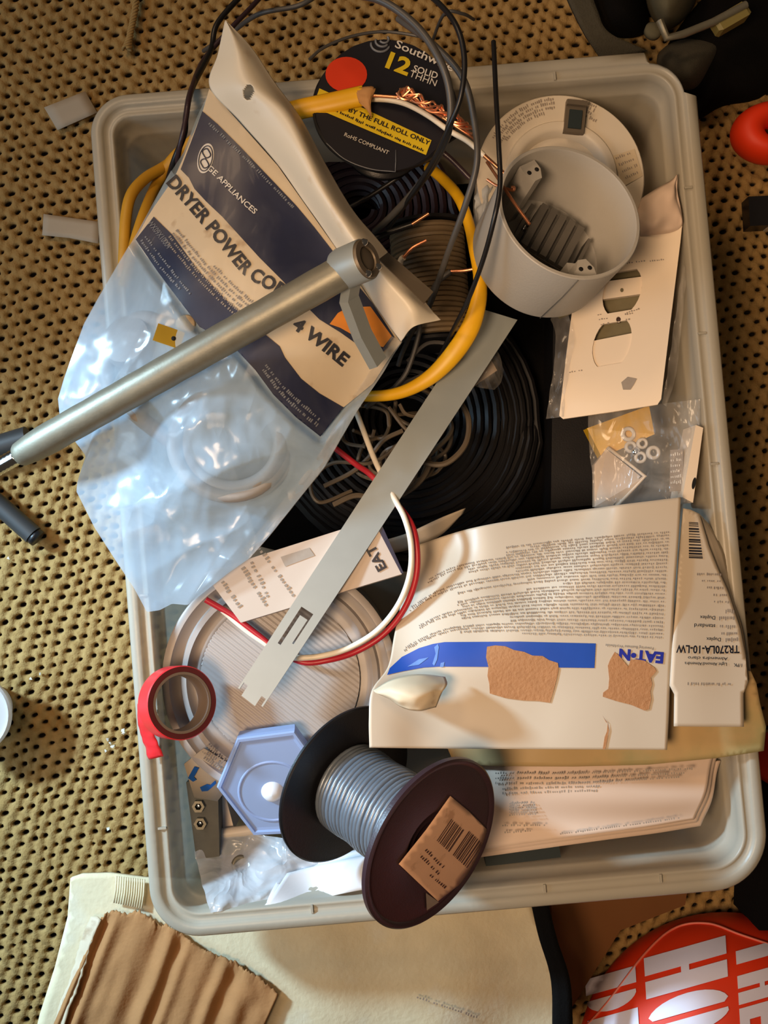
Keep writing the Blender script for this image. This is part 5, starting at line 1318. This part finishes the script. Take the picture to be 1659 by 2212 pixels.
    for k in range(5):
        dx, dy = -.74 * k * 11, .67 * k * 11
        base = [(398, 484), (430, 523), (470, 570), (520, 620), (560, 654), (610, 688)]
        pts = [(x - 10 + dx, y + 6 + dy) for x, y in base]
        if k == 0: pts = pts[2:5]
        rows.append((pts, 5.5))
    micro('paragraph_print', ZB, rows, M['grey_print'], lab, eps=.0014, step=5)
    micro('band_print', ZB, [([(312, 512), (352, 564), (412, 640)], 5), ([(303, 520), (345, 578), (390, 630)], 5), ([(572, 790), (610, 838), (650, 876), (694, 912)], 7), ([(566, 800), (606, 852), (646, 890), (688, 924)], 7), ([(450, 268), (520, 336), (580, 396), (636, 455)], 6)], M['silver_print'], lab, eps=.0014, step=5)
    # header card, rolled along its length
    hr = [[(486, 44, .186), (488, 45, .187), (490, 46, .186)],
          [(470, 118, .182), (512, 104, .190), (546, 106, .182)],
          [(453, 188, .178), (535, 172, .192), (594, 178, .178)],
          [(520, 264, .176), (606, 240, .194), (650, 255, .176)],
          [(600, 356, .175), (655, 328, .195), (704, 355, .174)],
          [(660, 441, .175), (706, 426, .195), (760, 450, .174)],
          [(718, 524, .174), (760, 508, .194), (820, 522, .173)],
          [(790, 632, .172), (838, 606, .188), (888, 612, .172)],
          [(842, 706, .170), (888, 668, .186), (928, 664, .174)],
          [(866, 738, .170), (893, 706, .186), (952, 690, .180)]]
    g = net(hr, 60, 190)
    def hskip(j, i):
        p = g[j][i]; q = g[j + 1][i + 1]; x, y = (p.x + q.x) / 2 - 537, (p.y + q.y) / 2 - 199
        c, s = math.cos(.25), math.sin(.25); x, y = x * c + y * s, -x * s + y * c
        return (x / 10.5) ** 2 + (y / 17.5) ** 2 < 1
    sheet('header_card', g, M['header'], root, thick=.0005, skip=hskip, wob=lambda u, v, p: Vector((0, 0, .0012 * noise.noise((u * 3, v * 9, 5)))))
    # contents
    cd = thing('coiled_appliance_cord', P(430, 950, 0), 'coiled grey power cord inside the clear bag', 'power cord')
    pts = []
    for k in range(150):
        a = k / 150 * 2 * math.pi * 3.2; rr = 120 + 14 * math.sin(a * .31); pts.append((500 + rr * math.cos(a) * .95, 960 + rr * .88 * math.sin(a), .165 + .005 * math.sin(a * .62)))
    tube('cord_coil', [P(*p) for p in pts], .0042, M['cord'], cd, 10)
    pts = [(380, 960, .165), (300, 900, .164), (235, 830, .160), (240, 740, .158), (300, 690, .160), (360, 700, .164), (400, 720, .168), (420, 745, .168)]
    tube('cord_lead', ppath(pts, 60), .0048, M['cord'], cd, 12)
    mb = MB(); mb.lathe(axis_matrix(P(285, 745, .158), (-.25, .25, 1)), [(0, .0105), (.009, .0103), (.0145, .0085), (.016, .004), (.016, -.003), (0, -.006)], 40); mb.build('plug_body', M['cord'], cd, auto=50)
    pc = P(365, 727, .1830); Mp = Matrix.Translation(pc) @ Matrix.Rotation(math.radians(-18), 4, 'Z') @ Matrix.Rotation(math.radians(10), 4, 'Y')
    mb = MB(); mb.box(Mp, .0155, .0100, .0022); pr = mb.build('brass_prong', M['brass'], cd, smooth=False)
    mb = MB(); mb.lathe(Mp @ Matrix.Translation((.0028, -.0003, .0012)), [(0, .0001), (.0013, .0001), (.0014, -.001)], 12); mb.build('prong_hole', M['hole'], pr)
    mb = MB(); mb.lathe(axis_matrix(P(402, 700, .176), (.1, .2, 1)), [(0, .003), (.0045, .002), (.006, 0), (.004, -.002), (0, -.003)], 20); mb.build('ground_sleeve', M['label_paper'], cd)
build_bag()

# ------------------------------------------------------------------ steel pipe with clamped end, on top of everything
def build_pipe():
    A, B = P(770, 570, .232), P(40, 984, .168); ax = (A - B).normalized(); r = .0089
    root = thing('steel_pipe', P(420, 780, 0), 'galvanised steel pipe with a collared end, lying across the clear bag', 'pipe')
    mb = MB()
    N = 60; pts = [B.lerp(A, i / N) for i in range(N + 1)]
    Mx = axis_matrix(B, ax); L = (A - B).length
    mb.lathe(Mx, [(0, 0), (r * .70, .0), (r * .80, .0015), (r * .84, .004), (r * .95, .012), (r, .02)] + [(r * (1 + .012 * math.sin(k * 2.1)), .02 + (L - .03) * k / 30) for k in range(1, 31)] + [(r, L - .003)], 40)
    mb.build('pipe_body', M['zinc'], root, auto=50)
    mb = MB(); mb.lathe(axis_matrix(B - ax * .024, ax), [(0, -.02), (r * .52, -.02)] + [(r * (.52 + .05 * (k % 2)), -.02 + .044 * k / 30) for k in range(1, 31)] + [(0, .024)], 24); mb.build('threaded_rod', M['bright'], root)
    # collar, turned a little more towards the viewer than the pipe
    cax = (ax + Vector((.25, -.20, .60))).normalized(); Cc = P(762, 572, .232); Mc = axis_matrix(Cc, cax); R = .0108
    mb = MB(); mb.lathe(Mc, [(r * .9, -.010), (R * .93, -.009), (R, -.006), (R, .0084), (R * .98, .0090), (R * .90, .0088)], 44); mb.build('collar', M['zinc_matte'], root, auto=45)
    mb = MB(); mb.lathe(Mc, [(R * .95, .0088), (R * .90, .0104), (R * .60, .0104), (R * .57, .0092), (R * .50, .0096), (0, .0096)], 44); fo = mb.build('end_face', M['dark_metal'], root, auto=45)
    mb = MB()
    for a in (100, -18, -100):
        t = math.radians(a); mb.lathe(Mc @ Matrix.Translation((R * .78 * math.cos(t), R * .78 * math.sin(t), .0103)), [(0, .0020), (.0012, .0016), (.0021, 0)], 14)
    mb.build('rivets', M['bright'], fo)
    # folded bracket hanging from the collar
    p = [P(757, 592, .226), P(749, 646, .214), P(778, 724, .200), P(812, 786, .186)]
    V, Fc = tube_geo(p, 1.0, 4, True, math.pi / 4)
    mb = MB()
    sec = [(-.0044, .0025), (.0002, .0035), (.0068, -.0015), (.0022, -.0060)]
    W4 = []
    for i, q in enumerate(p):
        t = (p[min(i + 1, 3)] - p[max(i - 1, 0)]).normalized(); side = Vector((1, .25, 0)); side = (side - t * side.dot(t)).normalized(); upv = t.cross(side); upv = upv if upv.z > 0 else -upv
        for x, y in sec: W4.append(q + side * x + upv * y)
    fs = [(i * 4 + k, i * 4 + (k + 1) % 4, (i + 1) * 4 + (k + 1) % 4, (i + 1) * 4 + k) for i in range(3) for k in range(4)] + [(0, 1, 2, 3), (12, 13, 14, 15)]
    mesh('folded_bracket', W4, fs, M['zinc_matte'], root, smooth=False)
    # grey strip running from the clamp to the right, above the header card
    mb = MB(); q0, q1 = (P(818, 560, .206), P(838, 545, .206)), (P(916, 655, .185), P(936, 630, .185))
    T = [q0[0], q0[1], q1[1], q1[0]]; mb.prism(T, [v - Vector((0, 0, .002)) for v in T]); o = mb.build('grey_metal_strip', M['dark_metal'], None, smooth=False); tag(o, 'short dull grey metal strip between the pipe end and the brown wire spool', 'strip')
build_pipe()
